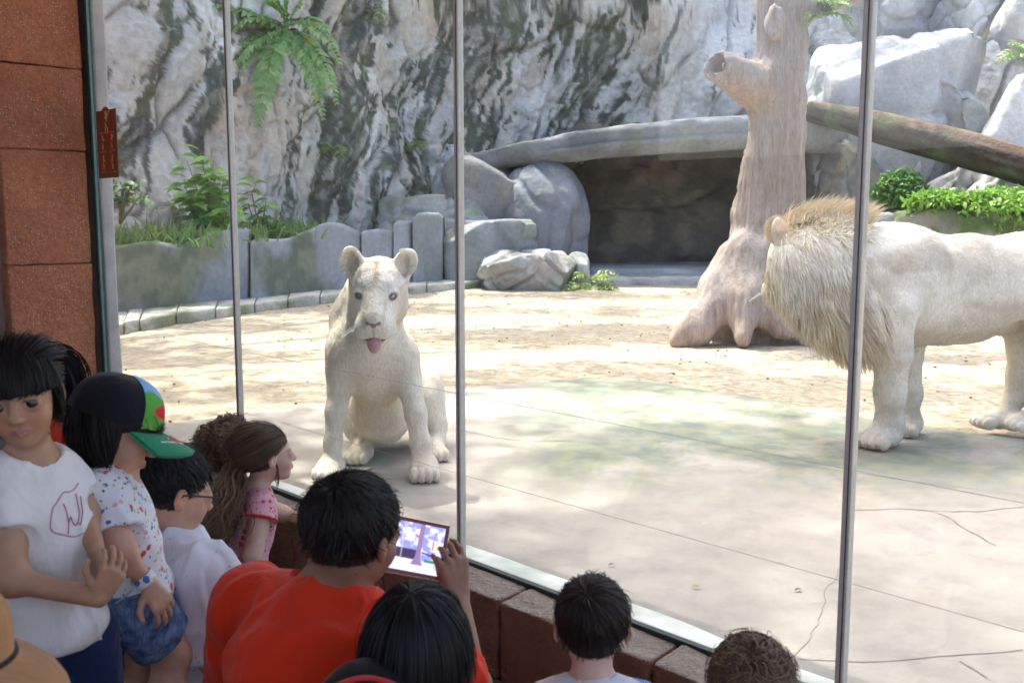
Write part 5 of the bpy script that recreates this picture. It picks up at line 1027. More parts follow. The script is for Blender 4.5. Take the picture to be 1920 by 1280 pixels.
decal(k1, 't_shirt', [[(118, 944), (124, 958), (128, 980), (127, 1000)], [(128, 980), (132, 966), (136, 980), (140, 986), (146, 978), (148, 960), (141, 925)], [(146, 978), (150, 985), (154, 960), (150, 930)]], .0014, cloth('rose_print', (.55, .20, .32)), 'script_print')
MB().tube([wpt(182, 1168, 1.90), wpt(186, 1185, 1.90), wpt(188, 1198, 1.90)], [.0035, .003, .004], 7).build('drawstring', M_white, k1.th, smooth=True)
bang = lambda q: (q[:, 2] > HAIRLINE(q[:, 1]) - .04 * (q[:, 1] > .1))
tie1 = V(0, -.52, .02)
hair(k1, 4200, lambda q: np.clip(np.linalg.norm(q - tie1, axis=1), .2, .75), 'hair', lambda q: (q[:, 2] > HAIRLINE(q[:, 1])) & ((q[:, 1] < .12) | (q[:, 2] > .3)), flow=lambda p: tie1 - p, width=.0017, layer=(.01, .05), grav=.0, lift=.02, seed=11, noise=.03, var=.4)
hair(k1, 3600, lambda q: .30 + .55 * np.clip(.42 - q[:, 1], 0, .6), 'bangs', lambda q: (q[:, 1] > -.08) & (q[:, 2] > .22 - .12 * (np.abs(q[:, 0]) > .2)), width=.0017, layer=(.03, .09), grav=.35, lift=.05, seed=12, noise=.10, whorl=(.0, -.16, .46), var=.4, stop=lambda p: np.where((p[:, 1:2] > .10) & (p[:, 2:3] < .085), np.concatenate([p[:, :2], np.full((len(p), 1), .085) - .025 * vnoise(p * 9, 3)[:, None] ** 2], 1), p))
bundle(k1, 'ponytail', [k1.H(0, -.46, .03), k1.H(-.02, -.56, -.05), k1.H(-.06, -.58, -.25), k1.H(-.06, -.55, -.4)], [.02, .02, .02, .01], 700, BLACK, .002, 15, .01)
# ---------------------------------------------------------------- older girl behind her: black ponytail, orange top, navy headband
J = dict(base=V(-1.2, 2.5, FL), neck=wpt(95, 790, 2.55), pel=wpt(110, 1010, 2.6), sL=wpt(60, 812, 2.66), sR=wpt(148, 815, 2.48), eR=wpt(165, 900, 2.5), wR=wpt(175, 980, 2.55)); p_ = J['pel']; J.update(hL=p_ + V(-.05, .05, -.03), hR=p_ + V(.05, -.05, -.03), kL=p_ + V(-.05, .05, -.4), kR=p_ + V(.05, -.05, -.4), aL=V(p_[0] - .05, p_[1] + .05, FL + .06), aR=V(p_[0] + .05, p_[1] - .05, FL + .06))
k2 = person('child in orange top with black ponytail, behind the girl in white', wpt(62, 716, 2.5), V(.35, .9, -.1), (0, 0, 1), .19, J, KID, SKIN_A, BLACK, .006)
tshirt(k2, 'orange_top', cloth('orange_nylon', (.80, .06, .015), .1, 120, .5), .7, -.02, (1.3, 1.2, 1.0), 1.5, .014, .010, 8); trousers(k2, 'trousers', M_navy, 1.8)
hair(k2, 3000, .45, seed=12, layer=(.03, .08), flow=lambda p: V(.42, -.42, .12) - p, var=.4, width=.002)
bundle(k2, 'ponytail', [k2.H(.1, -.40, .12), wpt(105, 672, 2.42), wpt(124, 695, 2.40), wpt(128, 740, 2.40), wpt(118, 775, 2.40), wpt(124, 790, 2.40)], [.02, .032, .032, .03, .022, .01], 1900, BLACK, .0022, 5, .012, 1.5)
hb = MB(); hb.tube([k2.H(.37 * math.cos(a), -.10 + .04 * math.sin(a), .13 + .41 * math.sin(a)) for a in np.linspace(-.1, 3.24, 24)], .016, 8); hb.build('headband', cloth('navy_headband', (.03, .04, .14)), k2.th, smooth=True)
# ---------------------------------------------------------------- child in peaked cap
J = dict(base=V(-.8, 2.12, STEPZ), neck=wpt(202, 892, 2.13), pel=wpt(245, 1108, 2.15), sR=wpt(190, 922, 2.06), sL=wpt(212, 912, 2.20), eR=wpt(226, 1030, 2.02), wR=wpt(276, 1092, 2.04), eL=wpt(250, 1010, 2.28), wL=wpt(285, 1070, 2.26))
p_ = J['pel']; J.update(hR=wpt(250, 1138, 2.10), kR=wpt(322, 1225, 2.17), aR=wpt(292, 1440, 2.08), hL=wpt(238, 1140, 2.22), kL=wpt(262, 1275, 2.26), aL=wpt(240, 1450, 2.14))
k3 = person('child in black and green peaked cap and printed white T-shirt, looking down', wpt(216, 806, 2.13), V(.84, .30, -.34), (.18, .1, 1), .205, J, KID, SKIN_B, BLACK, .0042,
            hands=dict(R=dict(d=V(.55, .0, -.85), pn=V(-.55, .5, -.3), thumb=-1, k=.66, curl=(22, 28, 20))), lips=(.5, .2, .17))
tshirt(k3, 'printed_t_shirt', dotted('motif_print', (.72, .73, .76), [((.62, .07, .06), 1.0, .26), ((.06, .16, .36), 1.35, .22), ((.62, .55, .08), 1.7, .22), ((.10, .08, .08), 2.2, .20), ((.10, .35, .30), 2.0, .2), ((.75, .35, .42), 1.2, .24)], 31, .45), .62, -.04, (1.35, 1.3, 1.1), 1.45, .011, .009, 13, .0045, .03)
M = torso_frame(J); ring = [J['neck'] + M[:, 1] * .012 + M @ V(math.cos(a) * .048, math.sin(a) * .043, .004 - .008 * math.sin(a)) for a in np.linspace(0, 6.2832, 40)]
MB().tube(ring, .009, 8, False).build('collar', cloth('red_rib', (.60, .03, .025)), k3.th, smooth=True)
def denim():
    t = NT('denim'); n = t.noise(40, 5); w = t.noise(300, 2, .5, t.vec((1, 1, .2))); c = t.mix(t.ramp(n, [(.35, 0.), (.66, 1.)]), (.045, .085, .19), (.19, .29, .46)); t.set(Base_Color=t.mix(t.ramp(w, [(.4, .35), (.6, 0.)]), c, (.03, .05, .1)), Roughness=.85); t.b.inputs['Specular IOR Level'].default_value = .15; t.bump(w, .2, .001); return t.m
M_denim = denim(); trousers(k3, 'denim_shorts', M_denim, .62, 1.28, 15, .0048, .12, infl=.010, fold=.009)
MB().tube([wpt(248, 1106, 2.03), wpt(232, 1120, 2.025), wpt(216, 1130, 2.03)], .0022, 5).build('pocket_seam', cloth('seam_thread', (.35, .42, .5)), k3.th)
w0, e0 = J['wR'], J['eR']; bd = nrm(w0 - e0); bx = nrm(np.cross(bd, V(0, -1, .1))); by = np.cross(bd, bx); c0 = w0 - bd * .012
mb = MB(); nb = 24
for j in range(2):
    for i in range(nb): a = i / nb * 6.2832; mb.v.append(tuple(c0 + bd * (j - .5) * .022 + (bx * math.cos(a) + by * math.sin(a)) * .0235))
mb.f = [(i, (i + 1) % nb, nb + (i + 1) % nb, nb + i) for i in range(nb)]
mb.build('wristband', dotted('wristband_print', (.72, .74, .80), [((.65, .55, .06), 1.0, .4), ((.10, .16, .45), .8, .4)], 60, .3, .3), k3.th, smooth=True)
hair(k3, 4500, lambda q: np.where(q[:, 1] > .16, .2, .75), 'hair', lambda q: q[:, 2] > np.interp(q[:, 1], [-.5, 0, .1, .3], [-.3, -.1, .1, .3]), width=.002, layer=(.03, .10), grav=.55, lift=.02, seed=13, noise=.1, stop=lambda p: np.where((p[:, 1:2] > .04) & (p[:, 2:3] < .12), p * V(1, 0, 1) + V(0, .04, 0), p))
# cap: crown of panels, front panel, peak, band
Hc = k3.H; cu, cv = 120, 40; Pm = np.zeros((cu + 1, cv + 1, 3)); caps_col = np.zeros((cu + 1, cv + 1, 3))
for i in range(cu + 1):
    for j in range(cv + 1):
        a = i / cu * 2 * math.pi; b = j / cv * 1.52; z = math.cos(b); r_ = math.sin(b) ** .85; q = V(.41 * r_ * math.sin(a), -.05 + .49 * r_ * math.cos(a), .10 + .50 * z ** .8 if z > 0 else .10); q[2] += .012 * math.cos(6 * a) * (1 - r_) * 0; Pm[i, j] = Hc(*q)
M_capblk = cloth('black_twill', (.010, .011, .016)); cap = link('peaked_cap', gridmesh('peaked_cap', Pm), M_capblk, k3.th)
tag(cap, 'black cap with blue and green front panel and green peak')
i0, i1 = 101, 139; Pf = np.array([[Pm[i % cu, j] + (Pm[i % cu, j] - Hc(0, -.05, .1)) * .02 for j in range(1, cv + 1)] for i in range(i0, i1 + 1)]); jj = np.linspace(0, 1, cv)[None, :] * np.ones((i1 - i0 + 1, 1)); ii = np.linspace(-1, 1, i1 - i0 + 1)[:, None] * np.ones((1, cv))
cf = mixc((.18, .42, .75), (.30, .55, .80), jj); cf = mixc(cf, (.10, .38, .06), sstep(.50, .56, jj + .10 * np.abs(ii) + .05 * np.sin(ii * 7))); cf = mixc(cf, (.60, .03, .03), sstep(1.08, .95, np.hypot((ii + .1) / .62, (jj - .765) / .115))); cf = mixc(cf, (.12, .42, .07), sstep(.90, .93, jj))
link('front_panel', gridmesh('front_panel', Pf, cols=cf), vcol('cap_print', .75, .2, .06, 80, .15, .001), cap)
pk = []
for j in range(9):
    t = j / 8; row = []
    for i in range(21): a = (i / 20 - .5) * 2.35; row.append(Hc(.40 * math.sin(a) * (1 + .02 * t), -.05 + .475 * math.cos(a) + t * .42 * math.cos(a * .62) ** .9, .115 - .10 * t - .09 * (math.sin(a) ** 2) * (.3 + .7 * t)))
    pk.append(row)
pk = np.array(pk); th_ = Hc.u * .008; me = gridmesh('peak', np.concatenate([pk, (pk - th_)[::-1], pk[:1]], 0)); link('peak', me, cloth('green_twill', (.03, .24, .12)), cap)
def on_peak(u, w): i = u * 20; j = w * 8; i_, j_ = int(min(i, 19)), int(min(j, 7)); return pk[j_, i_] * (1 - (i - i_)) * (1 - (j - j_)) + pk[j_, i_ + 1] * (i - i_) * (1 - (j - j_)) + pk[j_ + 1, i_] * (1 - (i - i_)) * (j - j_) + pk[j_ + 1, i_ + 1] * (i - i_) * (j - j_) + Hc.u * .0012
MB().add([on_peak(u, w) for u, w in ((.36, .30), (.64, .30), (.58, .62), (.50, .70), (.42, .62))], [(0, 1, 2, 3, 4)]).build('white_emblem', cloth('emblem_white', (.75, .75, .75)), cap)
MB().add([on_peak(u, w) + Hc.u * .001 for u, w in ((.39, .34), (.61, .34), (.56, .58), (.50, .64), (.44, .58))], [(0, 1, 2, 3, 4)]).build('red_emblem', cloth('emblem_red', (.62, .04, .05)), cap)
MB().add([on_peak(u, w) for u, w in ((.20, .40), (.36, .46), (.40, .56), (.18, .44))] + [on_peak(u, w) for u, w in ((.80, .40), (.64, .46), (.60, .56), (.82, .44))], [(0, 1, 2, 3), (4, 5, 6, 7)]).build('emblem_wings', cloth('wing_white', (.7, .74, .74)), cap)
# ---------------------------------------------------------------- kneeling man in pale shirt with glasses
J = dict(base=V(-.75, 2.45, FL), neck=wpt(302, 1008, 2.42), pel=wpt(330, 1330, 2.38), sR=wpt(388, 1085, 2.26), sL=wpt(285, 1040, 2.62), eR=wpt(408, 1225, 2.24), wR=wpt(470, 1280, 2.42), eL=wpt(380, 1180, 2.75), wL=wpt(440, 1230, 2.85))
p_ = J['pel']; J.update(hR=p_ + V(.03, -.08, -.02), hL=p_ + V(-.03, .10, -.02), kR=p_ + V(.22, .18, -.22), kL=p_ + V(.20, .36, -.18), aR=V(p_[0] + .0, p_[1] - .05, FL + .08), aL=V(p_[0] + .02, p_[1] + .15, FL + .08))
k4 = person('kneeling man in pale dotted shirt and black glasses, back to the camera', wpt(322, 920, 2.40), V(.74, .62, -.26), (.12, .1, 1), .232, J, dict(MAN, tw=.15, td=.105), SKIN_B, (.014, .012, .012), .005, False)
tshirt(k4, 'pale_shirt', dotted('dot_print', (.70, .70, .77), [((.30, .33, .48), 1.0, .10)], 42, .0), .95, -.08, (1.22, 1.15, 1.0), 1.12, .018, .017, 17, .0055)
trousers(k4, 'jeans', M_denim, 1.8, 1.1, 18)
hair(k4, 6500, lambda q: np.interp(q[:, 2], [-.3, -.05, .2, .4], [.03, .06, .15, .2]), seed=14, width=.0017, layer=(.01, .09), grav=.0, lift=.55, noise=.3, taper=(-.2, .3), mask=lambda q: (q[:, 2] > HAIRLINE(q[:, 1])) & ~((np.abs(q[:, 0]) > .22) & (q[:, 2] < .02) & (q[:, 1] > -.16)))
Hh = k4.H; gm = MB()
for g in (-1, 1):
    gm.tube([Hh(g * .155 + .115 * math.cos(a), .46 - .02 * abs(math.cos(a)), -.01 + .085 * math.sin(a)) for a in np.linspace(0, 6.2832, 22)], .0022, 6, False); gm.tube([Hh(g * .268, .445, .02), Hh(g * .36, .18, .035), Hh(g * .375, -.02, .03), Hh(g * .37, -.09, -.03)], .0024, 6)
gm.tube([Hh(-.045, .47, .0), Hh(0, .485, .01), Hh(.045, .47, .0)], .002, 6); gm.build('glasses', plain('black_acetate', (.01, .01, .012), .25, .05, 10, 0), k4.th, smooth=True)
# ---------------------------------------------------------------- curly child in green top
J = dict(base=V(-1.1, 3.7, FL), neck=wpt(408, 900, 3.72), pel=wpt(400, 1050, 3.65), sR=wpt(440, 925, 3.62), sL=wpt(372, 918, 3.82), eR=wpt(450, 980, 3.65), wR=wpt(480, 985, 3.8)); p_ = J['pel']; J.update(hR=p_ + V(.05, -.03, -.03), hL=p_ + V(-.05, .03, -.03), kR=p_ + V(.05, -.03, -.3), kL=p_ + V(-.05, .03, -.3), aR=V(p_[0] + .05, p_[1], FL + .06), aL=V(p_[0] - .05, p_[1], FL + .06))
BROWN = (.085, .048, .028)
k5 = person('curly brown haired child in green top behind the ponytail girl', wpt(424, 842, 3.7), V(.5, .85, -.05), (0, 0, 1), .20, J, KID, SKIN_C, BROWN, .006)
tshirt(k5, 'green_top', cloth('green_jersey', (.02, .26, .17)), .6, -.03, (1.3, 1.2, 1.0), 1.4, .012, .007, 21, .006); trousers(k5, 'trousers', M_navy, 1.8)
hair(k5, 3600, .55, seed=15, width=.0030, layer=(.04, .26), curl=.05, cf=2.4, grav=.0, lift=.5, noise=.3, col=(.17, .105, .066), segs=16, var=.5)
MB().tube([J['neck'] + torso_frame(J) @ V(math.cos(a) * .055, .012 + math.sin(a) * .052, .006) for a in np.linspace(0, 6.2832, 30)], .009, 8, False).build('collar', M_navy, k5.th, smooth=True)
# ---------------------------------------------------------------- girl with ponytail, arms on the parapet
J = dict(base=V(-.9, 3.35, FL), neck=wpt(480, 918, 3.40), pel=wpt(448, 1085, 3.30), sR=wpt(490, 950, 3.28), sL=wpt(452, 928, 3.52), eR=wpt(474, 1042, 3.20), wR=wpt(512, 1085, 3.34), eL=wpt(528, 915, 3.72), wL=wpt(604, 938, 3.62)); p_ = J['pel']; J.update(hR=p_ + V(.04, -.05, -.03), hL=p_ + V(-.04, .05, -.03), kR=p_ + V(.06, -.04, -.3), kL=p_ + V(-.03, .06, -.3), aR=V(p_[0] + .05, p_[1] - .04, FL + .06), aL=V(p_[0] - .03, p_[1] + .05, FL + .06))
J['wL'][2] = .045; J['eL'][2] = .055
k6 = person('girl in pink flowered dress with long brown ponytail leaning on the parapet', wpt(503, 852, 3.40), V(.86, .48, .06), (.05, 0, 1), .205, J, dict(KID, tw=.11), SKIN_C, (.10, .058, .034), .0045, hands=dict(L=dict(d=V(.75, -.6, -.1), pn=V(0, 0, -1), thumb=1, k=.7, curl=(15, 20, 12))), lips=(.55, .24, .22))
M_pink = dotted('flower_print', (.72, .40, .45), [((.62, .05, .06), 1.0, .33), ((.62, .10, .10), 1.6, .25)], 46, .25); tshirt(k6, 'pink_dress', M_pink, .22, -.10, (1.3, 1.2, 1.0), 1.6, .010, .006, 23, .0045, .16, .18)
mb = MB(); aS = J['sR'] + (J['eR'] - J['sR']) * .24; dS = nrm(J['eR'] - J['sR']); xS = nrm(np.cross(dS, V(0, 0, 1))); yS = np.cross(dS, xS); mb.tube([aS + (xS * math.cos(a) + yS * math.sin(a)) * (.056 + .003 * math.sin(a * 14)) for a in np.linspace(0, 6.2832, 60)], .0055, 6, False); mb.build('sleeve_trim', cloth('red_trim', (.62, .05, .04)), k6.th, smooth=True)
tie = V(.10, -.50, -.06)
hair(k6, 4500, lambda q: np.clip(np.linalg.norm(q - tie, axis=1), .15, 1.1), flow=lambda p: tie - p, seed=16, width=.0018, layer=(.01, .05), grav=0, lift=.05, noise=.07, segs=10, var=.5, mask=lambda q: q[:, 2] > HAIRLINE(q[:, 1]) - .02)
tw = k6.H(*tie); bundle(k6, 'ponytail', [k6.H(.08, -.44, -.04), tw, wpt(430, 915, 3.26), wpt(416, 960, 3.20), wpt(402, 1005, 3.18), wpt(390, 1045, 3.18)], [.02, .018, .030, .037, .037, .03], 1900, (.19, .12, .072), .0026, 6, .026, 3.4, .5, .5)
MB().tube([tw + (k6.H.l * math.cos(a) + k6.H.u * math.sin(a)) * .024 for a in np.linspace(0, 6.2832, 20)], .010, 8, False).build('hair_tie', cloth('red_elastic', (.70, .04, .03)), k6.th, smooth=True)
bundle(k6, 'side_lock', [k6.H(-.32, .03, -.05), k6.H(-.36, .06, -.2), k6.H(-.33, .02, -.4), k6.H(-.35, .03, -.55)], [.004, .004, .004, .002], 14, (.15, .09, .05), .0016, 8, .008, 2.0)
# ---------------------------------------------------------------- man in orange-red T-shirt filming with a tablet
J = dict(base=V(-.5, 1.8, FL), neck=wpt(612, 1128, 1.88), pel=wpt(560, 1500, 1.72), sL=wpt(470, 1128, 2.00), sR=wpt(742, 1222, 1.84), eL=wpt(440, 1330, 2.08), wL=wpt(640, 1210, 2.25), eR=wpt(880, 1290, 2.02), wR=wpt(858, 1128, 2.20)); p_ = J['pel']; J.update(hL=p_ + V(-.09, .05, -.03), hR=p_ + V(.09, -.03, -.03), kL=p_ + V(0, .40, -.16), kR=p_ + V(.16, .36, -.16), aL=V(p_[0] - .06, p_[1] + .0, FL + .07), aR=V(p_[0] + .1, p_[1] - .06, FL + .07))
k7 = person('man in orange red T-shirt with black hair filming with a tablet', wpt(660, 1000, 1.90), V(.50, .86, -.10), (.10, 0, 1), .240, J, MAN, (.27, .14, .085), BLACK, .005, False,
            hands=dict(R=dict(d=V(-.12, .16, .95), pn=V(-.62, .76, 0), thumb=-1, k=1.02, curl=(30, 25, 20), thumbdir=V(-.85, -.30, .70))), scalp=lambda b: HAIRLINE(b) - .03)
tshirt(k7, 'orange_t_shirt', cloth('orange_red_cotton', (.68, .035, .006), .12), .75, -.05, (1.62, 1.45, 1.30), 1.25, .018, .012, 27, .0055); trousers(k7, 'trousers', M_navy, 1.7)
hair(k7, 12000, lambda q: np.interp(q[:, 2], [-.35, -.08, .15, .4], [.035, .07, .17, .24]), seed=17, width=.0016, layer=(.01, .12), grav=.0, lift=.6, noise=.34, taper=(-.25, .25), mask=lambda q: (q[:, 2] > HAIRLINE(q[:, 1]) - .03) & ~((np.abs(q[:, 0]) > .24) & (q[:, 2] < .0) & (q[:, 1] > -.14)))
M = torso_frame(J); MB().tube([J['neck'] + M @ V(.080 * math.cos(a), .030 + .075 * math.sin(a), .018 - .03 * math.sin(a)) for a in np.linspace(0, 6.2832, 50)], .0014, 5, False).build('necklace', plain('gold', (.75, .50, .18), .3, .05, 30, 0, 1.0), k7.th, smooth=True)
# tablet
TR, TL, BR = wpt(846, 984, 2.26), wpt(678, 950, 2.20), wpt(832, 1092, 2.20); ex = TR - TL; ey = TR - BR; Wd = np.linalg.norm(ex); ex = nrm(ex); ey = nrm(ey - ex * (ey @ ex)); Ht = np.linalg.norm(TR - BR); ez = np.cross(ex, ey)
if ez[1] > 0: ez = -ez
BL = TR - ex * Wd - ey * Ht; T3 = lambda a, b, c: BL + ex * a * Wd + ey * b * Ht + ez * c
tab = thing('tablet', T3(.5, 0, 0), 'tablet in a red brown frame showing the tree trunk on its screen', 'tablet')
MB().box((0, 0, 0), (Wd, Ht, .009), lambda v: BL + ex * v[0] + ey * v[1] + ez * (v[2] - .009)).build('case', plain('gold_case', (.70, .48, .33), .35, .05, 20, 0, .6), tab, bevel=.004, seg=3)
MB().box((.003, .003, 0), (Wd - .003, Ht - .003, .0012), lambda v: BL + ex * v[0] + ey * v[1] + ez * v[2]).build('bezel', plain('bezel', (.16, .025, .015), .25, .05, 10, 0), tab, bevel=.0005, seg=1)
nu, nvv = 110, 70; uu, vv_ = np.meshgrid(np.linspace(0, 1, nu), np.linspace(0, 1, nvv), indexing='ij'); ph = np.stack([uu * 9, vv_ * 6, 0 * uu], -1)
img = mixc((.42, .42, .80), (.80, .80, .98), sstep(-.25, .3, fbm(ph * 2, 4, 3))); img = mixc(img, (.12, .07, .16), sstep(.47, .45, vv_) * sstep(.58, .60, uu + .0) * sstep(.86, .70, uu + .1) * 0 + sstep(.47, .44, vv_) * sstep(.24, .27, vv_) * sstep(.72, .70, uu)); img = mixc(img, (.80, .76, .90), sstep(.26, .24, vv_))
img = mixc(img, (.05, .35, .20), sstep(.30, .28, vv_) * sstep(.22, .25, vv_) * sstep(.78, .80, uu)); img = mixc(img, (.05, .06, .14), np.exp(-((vv_ - .42 + .3 * (uu - .75)) / .02) ** 2) * sstep(.74, .76, uu)); trk = .035 + .05 * sstep(.45, .1, vv_) ** 2
img = mixc(img, (.42, .30, .46), sstep(trk, trk - .01, np.abs(uu - .71 - .02 * (vv_ - .5))) * sstep(.14, .16, vv_)); img = mixc(img, (.42, .30, .46), np.exp(-((vv_ - .72 - .5 * (.70 - uu)) / .03) ** 2) * (uu > .635) * (uu < .71)); img = mixc(img, (.88, .72, .66), sstep(.1, .08, np.abs(uu - .94)) * sstep(.12, .10, np.abs(vv_ - .58))); img = mixc(img, (.55, .36, .30), sstep(.012, .008, np.abs(uu - .875)) * sstep(.1, .09, np.abs(vv_ - .6)))
img = mixc(img, (.85, .85, .95), sstep(.006, .003, np.abs(uu - .50))); img = mixc(img, (.08, .08, .16), sstep(.004, .002, np.abs(uu - .508)))
for (a, b, r_) in ((.955, .57, .024), (.95, .37, .022)): img = mixc(img, (.03, .03, .06), sstep(1.1, .9, np.hypot((uu - a) / r_, (vv_ - b) / (r_ * 1.7)))); img = mixc(img, (.95, .95, 1), sstep(1.1, .9, np.maximum(np.abs(uu - a) / (r_ * .42), np.abs(vv_ - b) / (r_ * .7))))
img = mixc(img, (.35, .33, .45), np.exp(-((np.hypot((uu - .95) / .024, (vv_ - .17) / .045) - 1) / .16) ** 2))
Ps = np.array([[T3(.055 + .89 * uu[i, j], .085 + .83 * vv_[i, j], .0018) for j in range(nvv)] for i in range(nu)])
t = NT('lit_screen'); t.set(Base_Color=(.01, .01, .01), Roughness=.12, Emission_Color=t.attr(), Emission_Strength=.34); link('screen', gridmesh('screen', Ps, cols=np.clip(img, 0, 1) ** 1.6), t.m, tab)
# ---------------------------------------------------------------- heads along the bottom edge
def low_kid(label, hc, hf, hu, hh, skin, hc_col, shirt, hargs, floor=FL, scalp=HAIRLINE, S=KID, res=.0055, seed=31, sl=.5):
    H = Frame(hc, hf, hu, hh); fw = nrm(V(hf[0], hf[1], 0)); lf = np.cross(V(0, 0, 1), fw); nk = H(0, -.16, -.53); hgt = nk[2] - floor; pel = nk - V(0, 0, hgt * .46) - fw * .01
    J = dict(base=V(hc[0], hc[1], floor), neck=nk, pel=pel, sL=nk + lf * S['tw'] * .98 - V(0, 0, .045), sR=nk - lf * S['tw'] * .98 - V(0, 0, .045)); 
    for g, sg in (('L', 1), ('R', -1)):
        s0 = J['s' + g]; J['e' + g] = s0 + lf * sg * .03 - V(0, 0, hgt * .24) + fw * .02; J['w' + g] = J['e' + g] + fw * .12 - V(0, 0, .06); h0 = pel + lf * sg * S['tw'] * .5 - V(0, 0, .03); J['h' + g] = h0; J['k' + g] = V(h0[0], h0[1], floor + (h0[2] - floor) * .5) + fw * .02; J['a' + g] = V(h0[0], h0[1], floor + S['an'] * 2.2)
    k = person(label, hc, hf, hu, hh, J, S, skin, hc_col, res, True, scalp=scalp, hands=dict(L=dict(d=fw, pn=V(0, 0, -1), thumb=-1, k=S['hand']), R=dict(d=fw, pn=V(0, 0, -1), thumb=1, k=S['hand']))); tshirt(k, 't_shirt', shirt, sl, -.04, (1.35, 1.25, 1.0), 1.35, .011, .007, seed, .006); trousers(k, 'trousers', M_navy, 1.75); hair(k, **hargs); return k
k8 = low_kid('child with smooth straight black hair in front of the man in orange', wpt(784, 1210, 1.62), V(.22, .96, -.14), (0, 0, 1), .218, SKIN_A, (.009, .009, .011), cloth('black_jersey', (.015, .015, .018)),
             dict(n=8500, L0=lambda q: np.where(q[:, 2] > -.05, .85, .5), seed=18, width=.0017, layer=(.02, .09), grav=.45, lift=.03, noise=.07, segs=10, var=.5, whorl=(.0, -.22, .44), mask=lambda q: q[:, 2] > np.interp(q[:, 1], [-.5, .0, .2, .4], [-.36, -.3, .15, .25])))
M_bag = cloth('black_nylon', (.012, .012, .014), .1, 200, .6); bp = thing('backpack', wpt(690, 1340, 1.56), 'black backpack with red piping on the child with straight black hair', 'backpack')
c0 = wpt(690, 1330, 1.52); s = SDF(); s.ell(c0, (.085, .06, .085), None, .02); s.ell(c0 + V(.05, .0, -.08), (.11, .075, .14), None, .03); v, f = s.mesh(.006); link('bag', fastmesh('bag', v, f), M_bag, bp); MB().tube([c0 + V(-.055 + .12 * t, -.052 + .0 * t, .060 + .02 * math.sin(t * 3.1)) for t in np.linspace(0, 1, 14)], .004, 6).build('piping', cloth('red_piping', (.60, .04, .04)), bp, smooth=True)
k9 = low_kid('boy with short dark brown hair and white and blue T-shirt, seen from behind', wpt(1110, 1174, 1.90), V(.04, 1, -.12), (0, 0, 1), .200, SKIN_C, (.022, .014, .011), dotted('white_jersey', (.70, .71, .76), [((.12, .25, .60), .5, .5)], 20, .6),
             dict(n=11000, L0=lambda q: np.interp(q[:, 2], [-.3, -.1, .1, .35], [.05, .10, .26, .42]), seed=19, width=.0016, layer=(.01, .10), grav=.06, lift=.15, noise=.16, var=.55, whorl=(.05, -.30, .38), taper=(-.25, .25), mask=lambda q: (q[:, 2] > HAIRLINE(q[:, 1])) & ~((np.abs(q[:, 0]) > .24) & (q[:, 2] < -.02) & (q[:, 1] > -.16))), seed=33)
MB().tube([k9.J['neck'] + torso_frame(k9.J) @ V(math.cos(a) * .052, .012 + math.sin(a) * .048, .0) for a in np.linspace(0, 6.2832, 30)], .010, 8, False).build('collar', cloth('blue_rib', (.10, .22, .55)), k9.th, smooth=True)
k10 = low_kid('curly brown haired child at the bottom edge beside the right steel post', wpt(1408, 1296, 1.80), V(.15, .98, -.15), (0, 0, 1), .205, SKIN_C, (.07, .038, .022), cloth('grey_jersey', (.3, .3, .32)),
              dict(n=5500, L0=.50, seed=20, width=.0021, layer=(.02, .17), curl=.055, cf=1.5, grav=.0, lift=.0, noise=.45, col=(.13, .075, .045), var=.5, segs=20, taper=(-4.9, -4.8)), seed=35)
k11 = low_kid('child in a tan wide brimmed hat at the lower left corner', wpt(-103, 1290, 1.24), V(.1, 1, -.1), (0, 0, 1), .19, SKIN_B, (.05, .03, .02), cloth('tan_jersey', (.4, .3, .2)), dict(n=2000, L0=.35, seed=21, width=.002, layer=(.01, .04), grav=.4), seed=37)
Hh = Frame(k11.H.c, nrm(k11.H.f), V(.10, -.22, 1), .215); hat = []; prof = [(0.0, .62), (.15, .615), (.28, .58), (.355, .48), (.385, .34), (.40, .22), (.47, .195), (.55, .17), (.63, .135), (.70, .09), (.75, .03), (.77, -.02)]
for i in range(49):
    a = i / 48 * 2 * math.pi; hat.append([Hh(r_ * math.cos(a) * .92, -.05 + r_ * 1.08 * math.sin(a), z + .03 * math.sin(2 * a + .5) * max(0, r_ - .4) * 4) for r_, z in prof])
hat = np.array(hat); ho = link('sun_hat', gridmesh('sun_hat', np.concatenate([hat, (hat - Hh.u * .006)[:, ::-1]], 1)), cloth('tan_felt', (.42, .22, .09), .12, 180), k11.th); tag(ho, 'tan hat with a thin dark band')
bd = MB(); bd.tube([Hh(.405 * math.cos(a) * .92, -.05 + .405 * 1.08 * math.sin(a), .225) for a in np.linspace(0, 6.2832, 48)], .0045, 6, False); bd.build('hat_band', cloth('dark_band', (.015, .013, .012)), ho, smooth=True)
